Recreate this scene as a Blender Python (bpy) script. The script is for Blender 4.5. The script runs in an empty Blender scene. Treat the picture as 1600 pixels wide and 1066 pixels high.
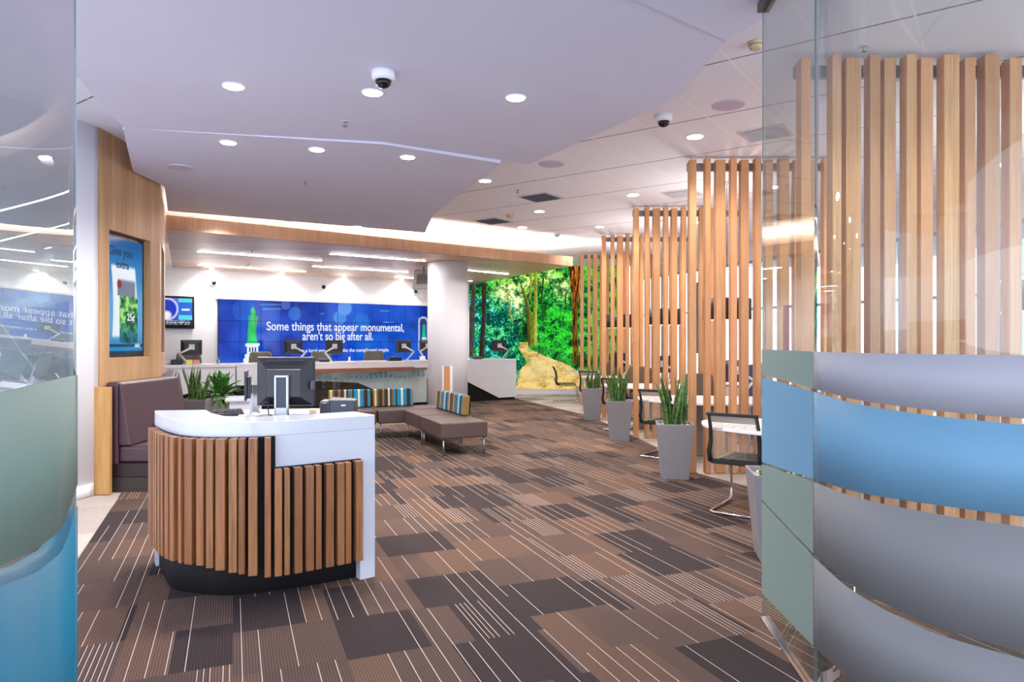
import bpy, math, random
import numpy as np
from mathutils import Vector, Matrix

# ------------------------------------------------------------------ camera, world, exposure
scene = bpy.context.scene
C = scene.collection
EYE = 1.5
F = 1080.0
cd = bpy.data.cameras.new('camera'); cam = bpy.data.objects.new('camera', cd); C.objects.link(cam)
cd.sensor_width = 36.0; cd.lens = 36.0 * F / 1600.0; cd.clip_start = 0.05; cd.clip_end = 300
cam.location = (0, 0, EYE); cam.rotation_euler = (math.radians(90), 0, 0)
scene.camera = cam
world = bpy.data.worlds.new('world'); scene.world = world; world.use_nodes = True
bg = world.node_tree.nodes['Background']
bg.inputs[0].default_value = (0.74, 0.83, 1.0, 1); bg.inputs[1].default_value = 2.2
vs = scene.view_settings
vs.view_transform = 'Standard'; vs.look = 'None'; vs.gamma = 1.0; vs.exposure = 0.88
vs.use_curve_mapping = False
scene.cycles.diffuse_bounces = 8; scene.cycles.max_bounces = 14
DOWN_W = 70.0      # watts of one downlight
COVE_E = 65.0       # emission of the cove strip
LINE_E = 34.0      # emission of the linear ceiling lights

R = math.radians
rnd = random.Random(7)
CEIL = 3.6
SOF = 3.1

# ------------------------------------------------------------------ materials
def lin(c):
    return tuple(((x / 255 / 12.92) if x / 255 <= 0.04045 else ((x / 255 + 0.055) / 1.055) ** 2.4) for x in c)

class NT:
    def __init__(s, name):
        s.m = bpy.data.materials.new(name); s.m.use_nodes = True; s.t = s.m.node_tree; s.n = s.t.nodes; s.l = s.t.links
        s.b = s.n.get('Principled BSDF'); s.out = s.n.get('Material Output')
    def new(s, typ, **kw):
        nd = s.n.new(typ)
        for k, v in kw.items(): setattr(nd, k, v)
        return nd
    def link(s, a, b): s.l.new(a, b)
    def math(s, op, a, b=None, c=None):
        nd = s.new('ShaderNodeMath', operation=op)
        for i, v in enumerate((a, b, c)):
            if v is None: continue
            if hasattr(v, 'links'): s.link(v, nd.inputs[i])
            else: nd.inputs[i].default_value = v
        return nd.outputs[0]
    def mix(s, f, a, b, mode='MIX'):
        nd = s.new('ShaderNodeMix', data_type='RGBA', blend_type=mode)
        for i, v in ((0, f), (6, a), (7, b)):
            if hasattr(v, 'links'): s.link(v, nd.inputs[i])
            elif i == 0: nd.inputs[0].default_value = v
            else: nd.inputs[i].default_value = (*v[:3], 1)
        return nd.outputs[2]
    def pos(s, rot=0.0, scale=(1, 1, 1), obj=False):
        if obj: src = s.new('ShaderNodeTexCoord').outputs['Object']
        else: src = s.new('ShaderNodeNewGeometry').outputs['Position']
        mp = s.new('ShaderNodeMapping'); s.link(src, mp.inputs[0])
        mp.inputs['Rotation'].default_value = (0, 0, rot); mp.inputs['Scale'].default_value = scale
        return mp.outputs[0]
    def noise(s, vec, scale, detail=2.0, rough=0.5):
        nd = s.new('ShaderNodeTexNoise'); s.link(vec, nd.inputs['Vector'])
        nd.inputs['Scale'].default_value = scale; nd.inputs['Detail'].default_value = detail; nd.inputs['Roughness'].default_value = rough
        return nd.outputs[0]
    def ramp(s, f, stops):
        nd = s.new('ShaderNodeValToRGB'); s.link(f, nd.inputs[0]); e = nd.color_ramp.elements
        while len(e) < len(stops): e.new(0.5)
        for i, (p, c) in enumerate(stops): e[i].position = p; e[i].color = (*c[:3], 1)
        return nd.outputs[0]
    def white(s, vec):
        nd = s.new('ShaderNodeTexWhiteNoise', noise_dimensions='3D'); s.link(vec, nd.inputs['Vector']); return nd.outputs[0]
    def comb(s, x, y, z):
        nd = s.new('ShaderNodeCombineXYZ')
        for i, v in enumerate((x, y, z)):
            if hasattr(v, 'links'): s.link(v, nd.inputs[i])
            else: nd.inputs[i].default_value = v
        return nd.outputs[0]
    def sep(s, v):
        nd = s.new('ShaderNodeSeparateXYZ'); s.link(v, nd.inputs[0]); return nd.outputs
    def bump(s, h, st=0.2, dist=0.01):
        nd = s.new('ShaderNodeBump'); s.link(h, nd.inputs['Height']); nd.inputs['Strength'].default_value = st; nd.inputs['Distance'].default_value = dist
        s.link(nd.outputs[0], s.b.inputs['Normal'])

def setb(b, col=None, rough=None, metal=None, spec=None, coat=None):
    if col is not None: b.inputs['Base Color'].default_value = (*col[:3], 1)
    if rough is not None: b.inputs['Roughness'].default_value = rough
    if metal is not None: b.inputs['Metallic'].default_value = metal
    if spec is not None: b.inputs['Specular IOR Level'].default_value = spec
    if coat is not None: b.inputs['Coat Weight'].default_value = coat; b.inputs['Coat Roughness'].default_value = 0.1

def plain(name, rgb, rough=0.5, metal=0.0, spec=0.5, var=0.04, scale=18.0, bump=0.0, coat=None):
    t = NT(name); c = lin(rgb); setb(t.b, c, rough, metal, spec, coat)
    v = t.pos()
    n = t.noise(v, scale, 3)
    t.link(t.ramp(n, [(0.3, tuple(x * (1 - var) for x in c)), (0.7, tuple(min(1, x * (1 + var)) for x in c))]), t.b.inputs['Base Color'])
    if bump: t.bump(t.noise(v, scale * 12, 2), bump, 0.003)
    return t.m

def wood(name, light, dark, rough=0.45, vertical=True, rot=0.0, per_obj=0.0, fine=60.0, coat=None, plank=0.0, red=None):
    t = NT(name); setb(t.b, None, rough, coat=coat)
    sc = (1, 1, 0.035) if vertical else (0.035, 1, 1)
    v = t.pos(rot, sc)
    if per_obj:
        oi = t.new('ShaderNodeObjectInfo')
        off = t.new('ShaderNodeVectorMath', operation='ADD'); t.link(v, off.inputs[0])
        t.link(t.comb(t.math('MULTIPLY', oi.outputs['Random'], 37.0), t.math('MULTIPLY', oi.outputs['Random'], 11.0), oi.outputs['Random']), off.inputs[1]); v = off.outputs[0]
    g = t.noise(v, fine, 4, 0.65)
    g2 = t.noise(v, fine * 0.14, 2, 0.5)
    f = t.math('ADD', t.math('MULTIPLY', g, 0.6), t.math('MULTIPLY', g2, 0.4))
    col = t.ramp(f, [(0.34, lin(dark)), (0.66, lin(light))])
    if per_obj:
        col = t.mix(t.math('MULTIPLY', oi.outputs['Random'], per_obj), col, lin(red or dark))
        r2 = t.white(t.comb(oi.outputs['Random'], 3.3, 1.7))
        hs = t.new('ShaderNodeHueSaturation'); t.link(col, hs.inputs['Color']); t.link(t.math('ADD', t.math('MULTIPLY', r2, 0.35), 0.82), hs.inputs['Value']); col = hs.outputs[0]
    if plank:
        s3 = t.sep(t.pos(rot))
        w = t.white(t.comb(t.math('FLOOR', t.math('DIVIDE', s3[1] if vertical else s3[1], plank)), 1.0, 2.0))
        hs = t.new('ShaderNodeHueSaturation'); t.link(col, hs.inputs['Color']); t.link(t.math('ADD', t.math('MULTIPLY', w, 0.12), 0.94), hs.inputs['Value']); col = hs.outputs[0]
    t.link(col, t.b.inputs['Base Color']); t.bump(g, 0.12, 0.002)
    return t.m

def emit(name, rgb, strength, usevc=False, gloss=0.0):
    t = NT(name)
    e = t.new('ShaderNodeEmission'); e.inputs[1].default_value = strength
    if usevc:
        a = t.new('ShaderNodeAttribute', attribute_name='Col'); t.link(a.outputs['Color'], e.inputs[0])
    else: e.inputs[0].default_value = (*lin(rgb), 1)
    if gloss:
        g = t.new('ShaderNodeBsdfGlossy'); g.inputs['Roughness'].default_value = 0.08
        g.inputs['Color'].default_value = (gloss, gloss, gloss, 1)
        ad = t.new('ShaderNodeAddShader'); t.link(e.outputs[0], ad.inputs[0]); t.link(g.outputs[0], ad.inputs[1]); t.link(ad.outputs[0], t.out.inputs[0])
    else: t.link(e.outputs[0], t.out.inputs[0])
    return t.m

def glass(name, tint, f0=0.05, boost=1.0):
    t = NT(name)
    lw = t.new('ShaderNodeLayerWeight'); lw.inputs[0].default_value = 0.5
    f = t.math('MINIMUM', t.math('ADD', t.math('MULTIPLY', t.math('POWER', lw.outputs['Facing'], 5.0), 0.95 * boost), f0), 1.0)
    tr = t.new('ShaderNodeBsdfTransparent'); tr.inputs[0].default_value = (*tint, 1)
    gl = t.new('ShaderNodeBsdfGlossy'); gl.inputs['Roughness'].default_value = 0.0
    mx = t.new('ShaderNodeMixShader'); t.link(f, mx.inputs[0]); t.link(tr.outputs[0], mx.inputs[1]); t.link(gl.outputs[0], mx.inputs[2]); t.link(mx.outputs[0], t.out.inputs[0])
    return t.m

def film(name, rgb, rough=0.5, trans=0.45):
    t = NT(name); c = lin(rgb)
    d = t.new('ShaderNodeBsdfDiffuse'); d.inputs[0].default_value = (*c, 1)
    tl = t.new('ShaderNodeBsdfTranslucent'); tl.inputs[0].default_value = (*c, 1)
    gl = t.new('ShaderNodeBsdfGlossy'); gl.inputs['Roughness'].default_value = rough
    n = t.noise(t.pos(), 260.0, 2)
    m1 = t.new('ShaderNodeMixShader'); t.link(t.math('ADD', t.math('MULTIPLY', n, 0.1), trans - 0.05), m1.inputs[0]); t.link(d.outputs[0], m1.inputs[1]); t.link(tl.outputs[0], m1.inputs[2])
    lw = t.new('ShaderNodeLayerWeight'); lw.inputs[0].default_value = 0.5
    f = t.math('ADD', t.math('MULTIPLY', t.math('POWER', lw.outputs['Facing'], 4.0), 0.25), 0.025)
    m2 = t.new('ShaderNodeMixShader'); t.link(f, m2.inputs[0]); t.link(m1.outputs[0], m2.inputs[1]); t.link(gl.outputs[0], m2.inputs[2]); t.link(m2.outputs[0], t.out.inputs[0])
    return t.m

def carpet():
    t = NT('striped_carpet'); setb(t.b, None, 0.95, spec=0.1)
    p = t.sep(t.pos(R(-22.0)))        # x across the stripes, y along them
    u, v = p[0], p[1]
    T = 0.5
    cu = t.math('FLOOR', t.math('DIVIDE', u, T))
    off = t.math('MULTIPLY', t.white(t.comb(cu, 4.2, 9.1)), T)
    cv = t.math('FLOOR', t.math('DIVIDE', t.math('ADD', v, off), T))
    fu = t.math('SUBTRACT', t.math('DIVIDE', u, T), cu)
    r1 = t.white(t.comb(cu, cv, 0.5)); r2 = t.white(t.comb(cu, cv, 5.5)); r3 = t.white(t.comb(cu, cv, 8.5))
    split = t.math('GREATER_THAN', fu, t.math('ADD', t.math('MULTIPLY', r2, 0.9), 0.15))
    rr = t.math('ADD', t.math('MULTIPLY', r1, t.math('SUBTRACT', 1.0, split)), t.math('MULTIPLY', r3, split))
    dark, mid, brown = lin((70, 60, 60)), lin((98, 81, 74)), lin((116, 91, 78))
    cr = t.new('ShaderNodeValToRGB'); t.link(rr, cr.inputs[0]); cr.color_ramp.interpolation = 'CONSTANT'
    e = cr.color_ramp.elements; e.new(0.5); e.new(0.5)
    for i, (q, c) in enumerate(((0, dark), (0.30, mid), (0.52, brown), (0.80, lin((104, 85, 77))))): e[i].position = q; e[i].color = (*c, 1)
    # fine ribs
    rib = t.math('SINE', t.math('MULTIPLY', u, 2 * math.pi / 0.0135))
    col = t.mix(t.math('MULTIPLY', t.math('ADD', rib, 1.0), 0.20), cr.outputs[0], lin((30, 24, 24)))
    # pin stripes: wide ones and clustered ones
    def pins(pitch, prob, wid, seed, gate):
        k = t.math('FLOOR', t.math('DIVIDE', u, pitch)); fr = t.math('SUBTRACT', t.math('DIVIDE', u, pitch), k)
        on = t.math('LESS_THAN', t.white(t.comb(k, cv, seed)), prob)
        ln = t.math('LESS_THAN', t.math('ABSOLUTE', t.math('SUBTRACT', fr, 0.5)), wid / pitch / 2)
        r = t.math('MULTIPLY', on, ln)
        return t.math('MULTIPLY', r, gate) if gate is not None else r
    zone = t.math('FLOOR', t.math('DIVIDE', u, 0.17))
    clust = t.math('LESS_THAN', t.white(t.comb(zone, cv, 2.2)), 0.13)
    a = pins(0.081, 0.60, 0.0034, 1.1, None)
    b = pins(0.027, 0.8, 0.0030, 6.6, clust)
    pin = t.math('MAXIMUM', a, b)
    nz = t.noise(t.pos(), 160.0, 2)
    pin = t.math('MULTIPLY', pin, t.math('ADD', t.math('MULTIPLY', nz, 0.5), 0.65))
    col = t.mix(pin, col, lin((226, 205, 190)))
    col = t.mix(0.35, col, t.ramp(nz, [(0.3, (0.25, 0.25, 0.25)), (0.7, (0.75, 0.75, 0.75))]), 'OVERLAY')
    t.link(col, t.b.inputs['Base Color']); t.bump(rib, 0.25, 0.002)
    return t.m

def light_carpet():
    t = NT('pale_carpet_tile'); setb(t.b, None, 0.95, spec=0.1)
    p = t.sep(t.pos(R(-22.0)))
    cu = t.math('FLOOR', t.math('DIVIDE', p[0], 0.5)); cv = t.math('FLOOR', t.math('DIVIDE', t.math('ADD', p[1], t.math('MULTIPLY', cu, 0.25)), 0.5))
    r = t.white(t.comb(cu, cv, 3.0)); n = t.noise(t.pos(), 90.0, 3, 0.7)
    f = t.math('ADD', t.math('MULTIPLY', r, 0.35), t.math('MULTIPLY', n, 0.65))
    t.link(t.ramp(f, [(0.3, lin((158, 146, 138))), (0.75, lin((208, 198, 190)))]), t.b.inputs['Base Color'])
    t.bump(n, 0.3, 0.003); return t.m

def tile_ceiling():
    t = NT('ceiling_tile'); setb(t.b, None, 0.85, spec=0.2)
    mp = t.new('ShaderNodeVectorMath', operation='SUBTRACT'); g = t.new('ShaderNodeNewGeometry'); t.link(g.outputs['Position'], mp.inputs[0]); mp.inputs[1].default_value = (0.857, 7.18, 0)
    rot = t.new('ShaderNodeMapping'); t.link(mp.outputs[0], rot.inputs[0]); rot.inputs['Rotation'].default_value = (0, 0, R(35.5))
    p = t.sep(rot.outputs[0])       # x: across (0.6 m), y: along (1.2 m)
    def edge(c, pitch, w):
        q = t.math('DIVIDE', c, pitch); fr = t.math('SUBTRACT', q, t.math('FLOOR', q))
        d = t.math('MINIMUM', fr, t.math('SUBTRACT', 1.0, fr)); return t.math('LESS_THAN', d, w / pitch / 2)
    long_ = edge(p[0], 0.6, 0.016); short = edge(p[1], 1.2, 0.018)
    n = t.noise(t.pos(), 70.0, 3, 0.7)
    base = t.ramp(n, [(0.3, lin((236, 235, 244))), (0.7, lin((244, 243, 252)))])
    col = t.mix(short, base, lin((128, 122, 126))); col = t.mix(t.math('MULTIPLY', long_, 0.85), col, lin((250, 250, 252)))
    t.link(col, t.b.inputs['Base Color'])
    h = t.math('SUBTRACT', 1.0, t.math('MAXIMUM', long_, short)); t.bump(h, 0.4, 0.004)
    return t.m

def stripes_mat(name, axis, pitch, cols, obj=True):
    t = NT(name); setb(t.b, None, 0.85, spec=0.2)
    p = t.sep(t.pos(obj=obj)); k = t.math('FLOOR', t.math('DIVIDE', p[axis], pitch)); r = t.white(t.comb(k, 0.7, 0.3))
    cr = t.new('ShaderNodeValToRGB'); t.link(r, cr.inputs[0]); cr.color_ramp.interpolation = 'CONSTANT'
    e = cr.color_ramp.elements
    while len(e) < len(cols): e.new(0.5)
    for i, c in enumerate(cols): e[i].position = i / len(cols); e[i].color = (*lin(c), 1)
    n = t.noise(t.pos(), 300.0, 2)
    t.link(t.mix(0.15, cr.outputs[0], t.ramp(n, [(0.3, (0.1, 0.1, 0.1)), (0.7, (0.8, 0.8, 0.8))]), 'OVERLAY'), t.b.inputs['Base Color'])
    return t.m

M = dict(
    carpet=carpet(), pale=light_carpet(), tile=tile_ceiling(),
    white=plain('white_paint', (236, 236, 242), 0.6, var=0.01, scale=3),
    cloud=plain('lavender_white_paint', (214, 213, 232), 0.7, spec=0.2, var=0.01, scale=2),
    gloss=plain('white_solid_surface', (240, 241, 246), 0.18, var=0.01, scale=4, coat=0.3), deskw=plain('white_desk_surface', (214, 218, 228), 0.18, var=0.01, scale=4, coat=0.3),
    slat=wood('oak_slat', (222, 170, 118), (178, 122, 76), 0.5, per_obj=0.6, red=(206, 142, 96), fine=70),
    deskslat=wood('cedar_slat', (190, 134, 84), (112, 68, 38), 0.4, per_obj=0.6, red=(140, 82, 50), fine=90),
    wall=wood('oak_veneer_wall', (212, 172, 128), (176, 132, 90), 0.4, rot=0, fine=45, plank=0.16),
    wallend=wood('golden_oak_end', (214, 168, 104), (178, 126, 66), 0.4, fine=45),
    soffit=wood('oak_veneer_soffit', (222, 186, 150), (176, 132, 100), 0.35, vertical=False, rot=R(-36), fine=26, plank=0.3),
    fascia=wood('oak_veneer_fascia', (156, 120, 92), (122, 88, 62), 0.45, fine=60),
    rail=wood('dark_timber_rail', (170, 112, 84), (130, 80, 58), 0.4, vertical=False, rot=R(-36), fine=40),
    black=plain('black_laminate', (30, 28, 30), 0.75, spec=0.2), dark=plain('black_plastic', (34, 34, 40), 0.35, var=0.1),
    dark2=plain('dark_grey_plastic', (62, 66, 78), 0.4, var=0.06), navy=plain('dark_slate_insert', (38, 48, 68), 0.35),
    silver=plain('silver_plastic', (196, 198, 204), 0.35, 0.3), chrome=plain('chrome', (225, 225, 230), 0.08, 1.0, var=0.01),
    steel=plain('brushed_steel', (170, 168, 168), 0.3, 0.9), alu=plain('grey_aluminium', (150, 148, 152), 0.4, 0.5),
    brown=plain('chocolate_leather', (84, 66, 62), 0.5, var=0.08, scale=30, bump=0.1),
    plum=plain('plum_leather', (74, 50, 60), 0.36, var=0.06, scale=30, bump=0.08),
    plumd=plain('dark_plum_base', (44, 26, 32), 0.5), darkw=plain('dark_wood_plinth', (56, 46, 40), 0.5),
    planter=plain('grey_planter', (136, 131, 135), 0.5, var=0.03), planterg=plain('olive_planter', (164, 168, 146), 0.5, var=0.03),
    pebble=plain('white_pebbles', (226, 222, 214), 0.8, var=0.35, scale=90),
    leafd=None, bush=None,
    tabletop=plain('white_laminate', (240, 240, 242), 0.3, var=0.01), slab=plain('taupe_pedestal', (124, 112, 104), 0.5),
    mesh=plain('black_mesh', (26, 26, 28), 0.6), wires=plain('pale_mesh_band', (186, 178, 166), 0.6),
    chairgrey=plain('taupe_chair_fabric', (112, 106, 98), 0.8), chairbrown=plain('brown_chair_mesh', (104, 84, 66), 0.8),
    navyc=plain('navy_fabric', (30, 50, 88), 0.8),
    shade=plain('dark_pendant_shade', (44, 38, 36), 0.5), shadei=emit('pendant_diffuser', (255, 232, 196), 0.8),
    lamp=emit('lamp_disc', (255, 250, 240), 22.0), cove=emit('cove_strip', (255, 246, 228), COVE_E), line=emit('linear_lamp', (255, 252, 246), LINE_E),
    speaker=plain('speaker_grille', (200, 188, 208), 0.8, var=0.1, scale=200), cream=plain('cream_plastic', (206, 188, 150), 0.5),
    dome=plain('smoked_dome', (14, 16, 26), 0.05), vent=plain('grey_vent', (108, 108, 122), 0.6), ventw=plain('pale_vent', (206, 204, 210), 0.5),
    glassc=glass('clear_glass', (0.90, 0.95, 0.94), 0.07, 1.0), glassl=glass('green_tinted_glass', (0.76, 0.86, 0.87), 0.20, 1.0),
    glassw=glass('window_glass', (0.95, 0.97, 0.98), 0.04), glassedge=plain('glass_edge', (92, 132, 130), 0.15),
    filmg=film('frosted_green_film', (158, 178, 170)), filmb=film('frosted_blue_film', (136, 184, 212)),
    filml=film('frosted_grey_film', (196, 196, 206)), filmd=film('frosted_dim_film', (158, 158, 160)),
    filmgl=film('frosted_sage_film', (164, 192, 180)), filmbl=film('frosted_teal_film', (34, 160, 194)),
    mint=glass('mint_glass', (0.95, 1.0, 0.985), 0.08), leafdecal=plain('blue_leaf_decal', (106, 152, 172), 0.5),
    vc=emit('screen_picture', (0, 0, 0), 0.56, True, 0.03), mural=emit('mural_print', (0, 0, 0), 0.58, True),
    txt=emit('screen_white_text', (250, 252, 255), 0.5), txtd=emit('screen_dark_text', (60, 84, 120), 0.4),
    yellow=plain('yellow_note', (240, 226, 110), 0.8), pink=plain('pink_note', (240, 150, 170), 0.8),
    paper=plain('white_paper', (242, 242, 244), 0.8), bluep=plain('blue_plastic', (36, 110, 190), 0.4), red=plain('red_plastic', (200, 60, 60), 0.5),
    mull=plain('window_mullion', (176, 186, 200), 0.4, 0.3), bluew=plain('blue_poster', (60, 120, 180), 0.6), ext=plain('exterior_render', (190, 196, 206), 0.8, var=0.1),
    extg=plain('exterior_dark_glazing', (90, 120, 150), 0.1),
    cush=stripes_mat('striped_fabric', 0, 0.031, [(70, 58, 52), (36, 140, 176), (206, 196, 160), (140, 112, 66), (60, 50, 46), (190, 200, 190), (120, 96, 58), (40, 130, 165), (222, 214, 190)]),
    seatst=stripes_mat('striped_seat_fabric', 0, 0.05, [(80, 70, 66), (90, 150, 176), (176, 156, 90), (56, 50, 52), (140, 150, 84)]),
)
def leaf_mat(name, a, b, edge=None):
    t = NT(name); setb(t.b, None, 0.4)
    n = t.noise(t.pos(scale=(1, 1, 2.5)), 26.0, 3)
    t.link(t.ramp(n, [(0.35, lin(a)), (0.62, lin(b))]), t.b.inputs['Base Color'])
    return t.m
M['leafd'] = leaf_mat('snake_plant_leaf', (30, 74, 40), (104, 138, 62)); M['bush'] = leaf_mat('broad_leaf', (22, 66, 28), (96, 160, 72))

# ------------------------------------------------------------------ mesh builder
class MB:
    def __init__(s): s.v = []; s.f = []; s.sm = []
    def add(s, vs, fs, smooth=False, mat=None):
        o = len(s.v)
        for p in vs:
            p = Vector(p)
            if mat is not None: p = mat @ p
            s.v.append(tuple(p))
        for f in fs: s.f.append([i + o for i in f]); s.sm.append(smooth)
        return s
    def box(s, c, size, rz=0.0, rx=0.0, ry=0.0):
        x, y, z = (d / 2 for d in size)
        vs = [(a * x, b * y, d * z) for d in (-1, 1) for b in (-1, 1) for a in (-1, 1)]
        m = Matrix.Translation(c) @ Matrix.Rotation(rz, 4, 'Z') @ Matrix.Rotation(rx, 4, 'X') @ Matrix.Rotation(ry, 4, 'Y')
        return s.add(vs, [(0, 2, 3, 1), (4, 5, 7, 6), (0, 1, 5, 4), (2, 6, 7, 3), (0, 4, 6, 2), (1, 3, 7, 5)], False, m)
    def prism(s, pts, z0, z1, smooth=False):
        a = sum(pts[i][0] * pts[(i + 1) % len(pts)][1] - pts[(i + 1) % len(pts)][0] * pts[i][1] for i in range(len(pts)))
        if a < 0: pts = pts[::-1]
        n = len(pts)
        zz0 = z0 if isinstance(z0, (list, tuple)) else [z0] * n
        zz1 = z1 if isinstance(z1, (list, tuple)) else [z1] * n
        if a < 0: zz0 = list(zz0)[::-1] if isinstance(z0, (list, tuple)) else zz0; zz1 = list(zz1)[::-1] if isinstance(z1, (list, tuple)) else zz1
        vs = [(p[0], p[1], zz0[i]) for i, p in enumerate(pts)] + [(p[0], p[1], zz1[i]) for i, p in enumerate(pts)]
        s.add(vs, [tuple(range(n))[::-1], tuple(range(n, 2 * n))], False)
        o = len(s.v) - 2 * n
        for i in range(n):
            j = (i + 1) % n; s.f.append([o + i, o + j, o + n + j, o + n + i]); s.sm.append(smooth)
        return s
    def tube(s, path, r, seg=8, closed=False, cap=True):
        path = [Vector(p) for p in path]; n = len(path); rs = r if isinstance(r, (list, tuple)) else [r] * n
        vs = []; up = None
        for i, p in enumerate(path):
            a = path[(i - 1) % n] if (closed or i > 0) else p; b = path[(i + 1) % n] if (closed or i < n - 1) else p
            d = (b - a).normalized()
            if up is None: up = Vector((0, 0, 1)) if abs(d.z) < 0.9 else Vector((1, 0, 0))
            x = d.cross(up)
            if x.length < 1e-4: x = d.cross(Vector((0, 1, 0)))
            x.normalize(); y = x.cross(d).normalized(); up = y
            for k in range(seg):
                t = 2 * math.pi * k / seg; vs.append(p + (x * math.cos(t) + y * math.sin(t)) * rs[i])
        fs = []
        for i in range(n if closed else n - 1):
            for k in range(seg):
                a = i * seg + k; b = i * seg + (k + 1) % seg; c = ((i + 1) % n) * seg
                fs.append((a, b, c + (k + 1) % seg, c + k))
        s.add(vs, fs, True)
        if cap and not closed:
            o = len(s.v) - n * seg; s.f.append([o + k for k in range(seg)][::-1]); s.sm.append(False); s.f.append([o + (n - 1) * seg + k for k in range(seg)]); s.sm.append(False)
        return s
    def lathe(s, prof, seg=24, c=(0, 0, 0), mat=None):
        vs = []; fs = []
        for (r, z) in prof:
            for k in range(seg):
                t = 2 * math.pi * k / seg; vs.append((c[0] + r * math.cos(t), c[1] + r * math.sin(t), c[2] + z))
        for i in range(len(prof) - 1):
            for k in range(seg):
                a = i * seg + k; b = i * seg + (k + 1) % seg; fs.append((a, b, b + seg, a + seg))
        fs.append(tuple(range(seg))[::-1]); n = len(prof); fs.append(tuple((n - 1) * seg + k for k in range(seg)))
        o = len(s.f); s.add(vs, fs, True, mat); s.sm[-1] = False; s.sm[-2] = False
        return s
    def build(s, name, m, parent=None, bevel=0.0, seg=2):
        me = bpy.data.meshes.new(name); me.from_pydata(s.v, [], s.f); me.update()
        me.polygons.foreach_set('use_smooth', s.sm)
        me.materials.append(M[m] if isinstance(m, str) else m)
        o = bpy.data.objects.new(name, me); C.objects.link(o)
        if parent is not None: o.parent = parent
        if bevel:
            b = o.modifiers.new('bevel', 'BEVEL'); b.width = bevel; b.segments = seg; b.limit_method = 'ANGLE'; b.angle_limit = R(40)
        return o

def tag(o, label=None, cat=None, group=None, kind=None):
    if label: o['label'] = label
    if cat: o['category'] = cat
    if group: o['group'] = group
    if kind: o['kind'] = kind
    return o
def empty(name, loc=(0, 0, 0), rz=0.0):
    o = bpy.data.objects.new(name, None); o.empty_display_size = 0.1; C.objects.link(o); o.location = loc; o.rotation_euler = (0, 0, rz); return o
KIDS = {}
def dup(root, loc=None, rz=None):
    kids = [o for o in C.objects if o.parent is not None]
    def rec(o, parent):
        c = o.copy(); C.objects.link(c); c.parent = parent
        for k in kids:
            if k.parent is o: rec(k, c)
        return c
    r = rec(root, None)
    if loc is not None: r.location = loc
    if rz is not None: r.rotation_euler = (0, 0, rz)
    return r
def struct(o): o['kind'] = 'structure'; return o
def X(px, Y): return (px - 800) / F * Y
def P(px, py, z):            # point at height z seen at a photo pixel
    Y = F * (EYE - z) / (py - 533.0); return (X(px, Y), Y, z)
def catmull(pts, n=8):
    out = []
    P_ = [Vector(p) for p in pts]; P_ = [P_[0] * 2 - P_[1]] + P_ + [P_[-1] * 2 - P_[-2]]
    for i in range(1, len(P_) - 2):
        for k in range(n):
            t = k / n; a, b, c, d = P_[i - 1:i + 3]
            out.append(0.5 * ((2 * b) + (c - a) * t + (2 * a - 5 * b + 4 * c - d) * t * t + (3 * b - a - 3 * c + d) * t ** 3))
    out.append(P_[-2]); return out
def offset(poly, d):
    out = []
    for i, p in enumerate(poly):
        a = poly[max(i - 1, 0)]; b = poly[min(i + 1, len(poly) - 1)]
        t = Vector((b[0] - a[0], b[1] - a[1])).normalized(); out.append(Vector((p[0] + t.y * d, p[1] - t.x * d)))
    return out
def seglen(poly): return [0] + list(np.cumsum([(Vector(poly[i + 1][:2]) - Vector(poly[i][:2])).length for i in range(len(poly) - 1)]))
def at_len(poly, s):
    L = seglen(poly)
    for i in range(len(poly) - 1):
        if s <= L[i + 1] or i == len(poly) - 2:
            t = (s - L[i]) / (L[i + 1] - L[i]); a, b = Vector(poly[i][:2]), Vector(poly[i + 1][:2])
            return a.lerp(b, t), (b - a).normalized()
def vgrid(name, nx, nz, fp, fcol, m, parent=None):
    """a flat printed picture: fp(u, v) -> point, fcol(U, V arrays) -> rgb 0..1 sRGB"""
    u = np.linspace(0, 1, nx); v = np.linspace(0, 1, nz); U, V = np.meshgrid(u, v)
    o0 = np.array(fp(0, 0)); du = np.array(fp(1, 0)) - o0; dv = np.array(fp(0, 1)) - o0
    co = (o0[None, :] + U.reshape(-1, 1) * du[None, :] + V.reshape(-1, 1) * dv[None, :]).astype(np.float32)
    idx = np.arange(nx * nz).reshape(nz, nx)
    q = np.stack([idx[:-1, :-1], idx[:-1, 1:], idx[1:, 1:], idx[1:, :-1]], -1).reshape(-1, 4)
    me = bpy.data.meshes.new(name); me.from_pydata(co.tolist(), [], q.tolist())
    rgb = np.clip(fcol(U.reshape(-1), V.reshape(-1)), 0, 1)
    l = np.where(rgb <= 0.04045, rgb / 12.92, ((rgb + 0.055) / 1.055) ** 2.4)
    at = me.color_attributes.new('Col', 'FLOAT_COLOR', 'POINT')
    at.data.foreach_set('color', np.concatenate([l, np.ones((len(l), 1))], 1).astype(np.float32).reshape(-1))
    me.materials.append(M[m]); o = bpy.data.objects.new(name, me); C.objects.link(o)
    if parent is not None: o.parent = parent
    return o

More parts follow.
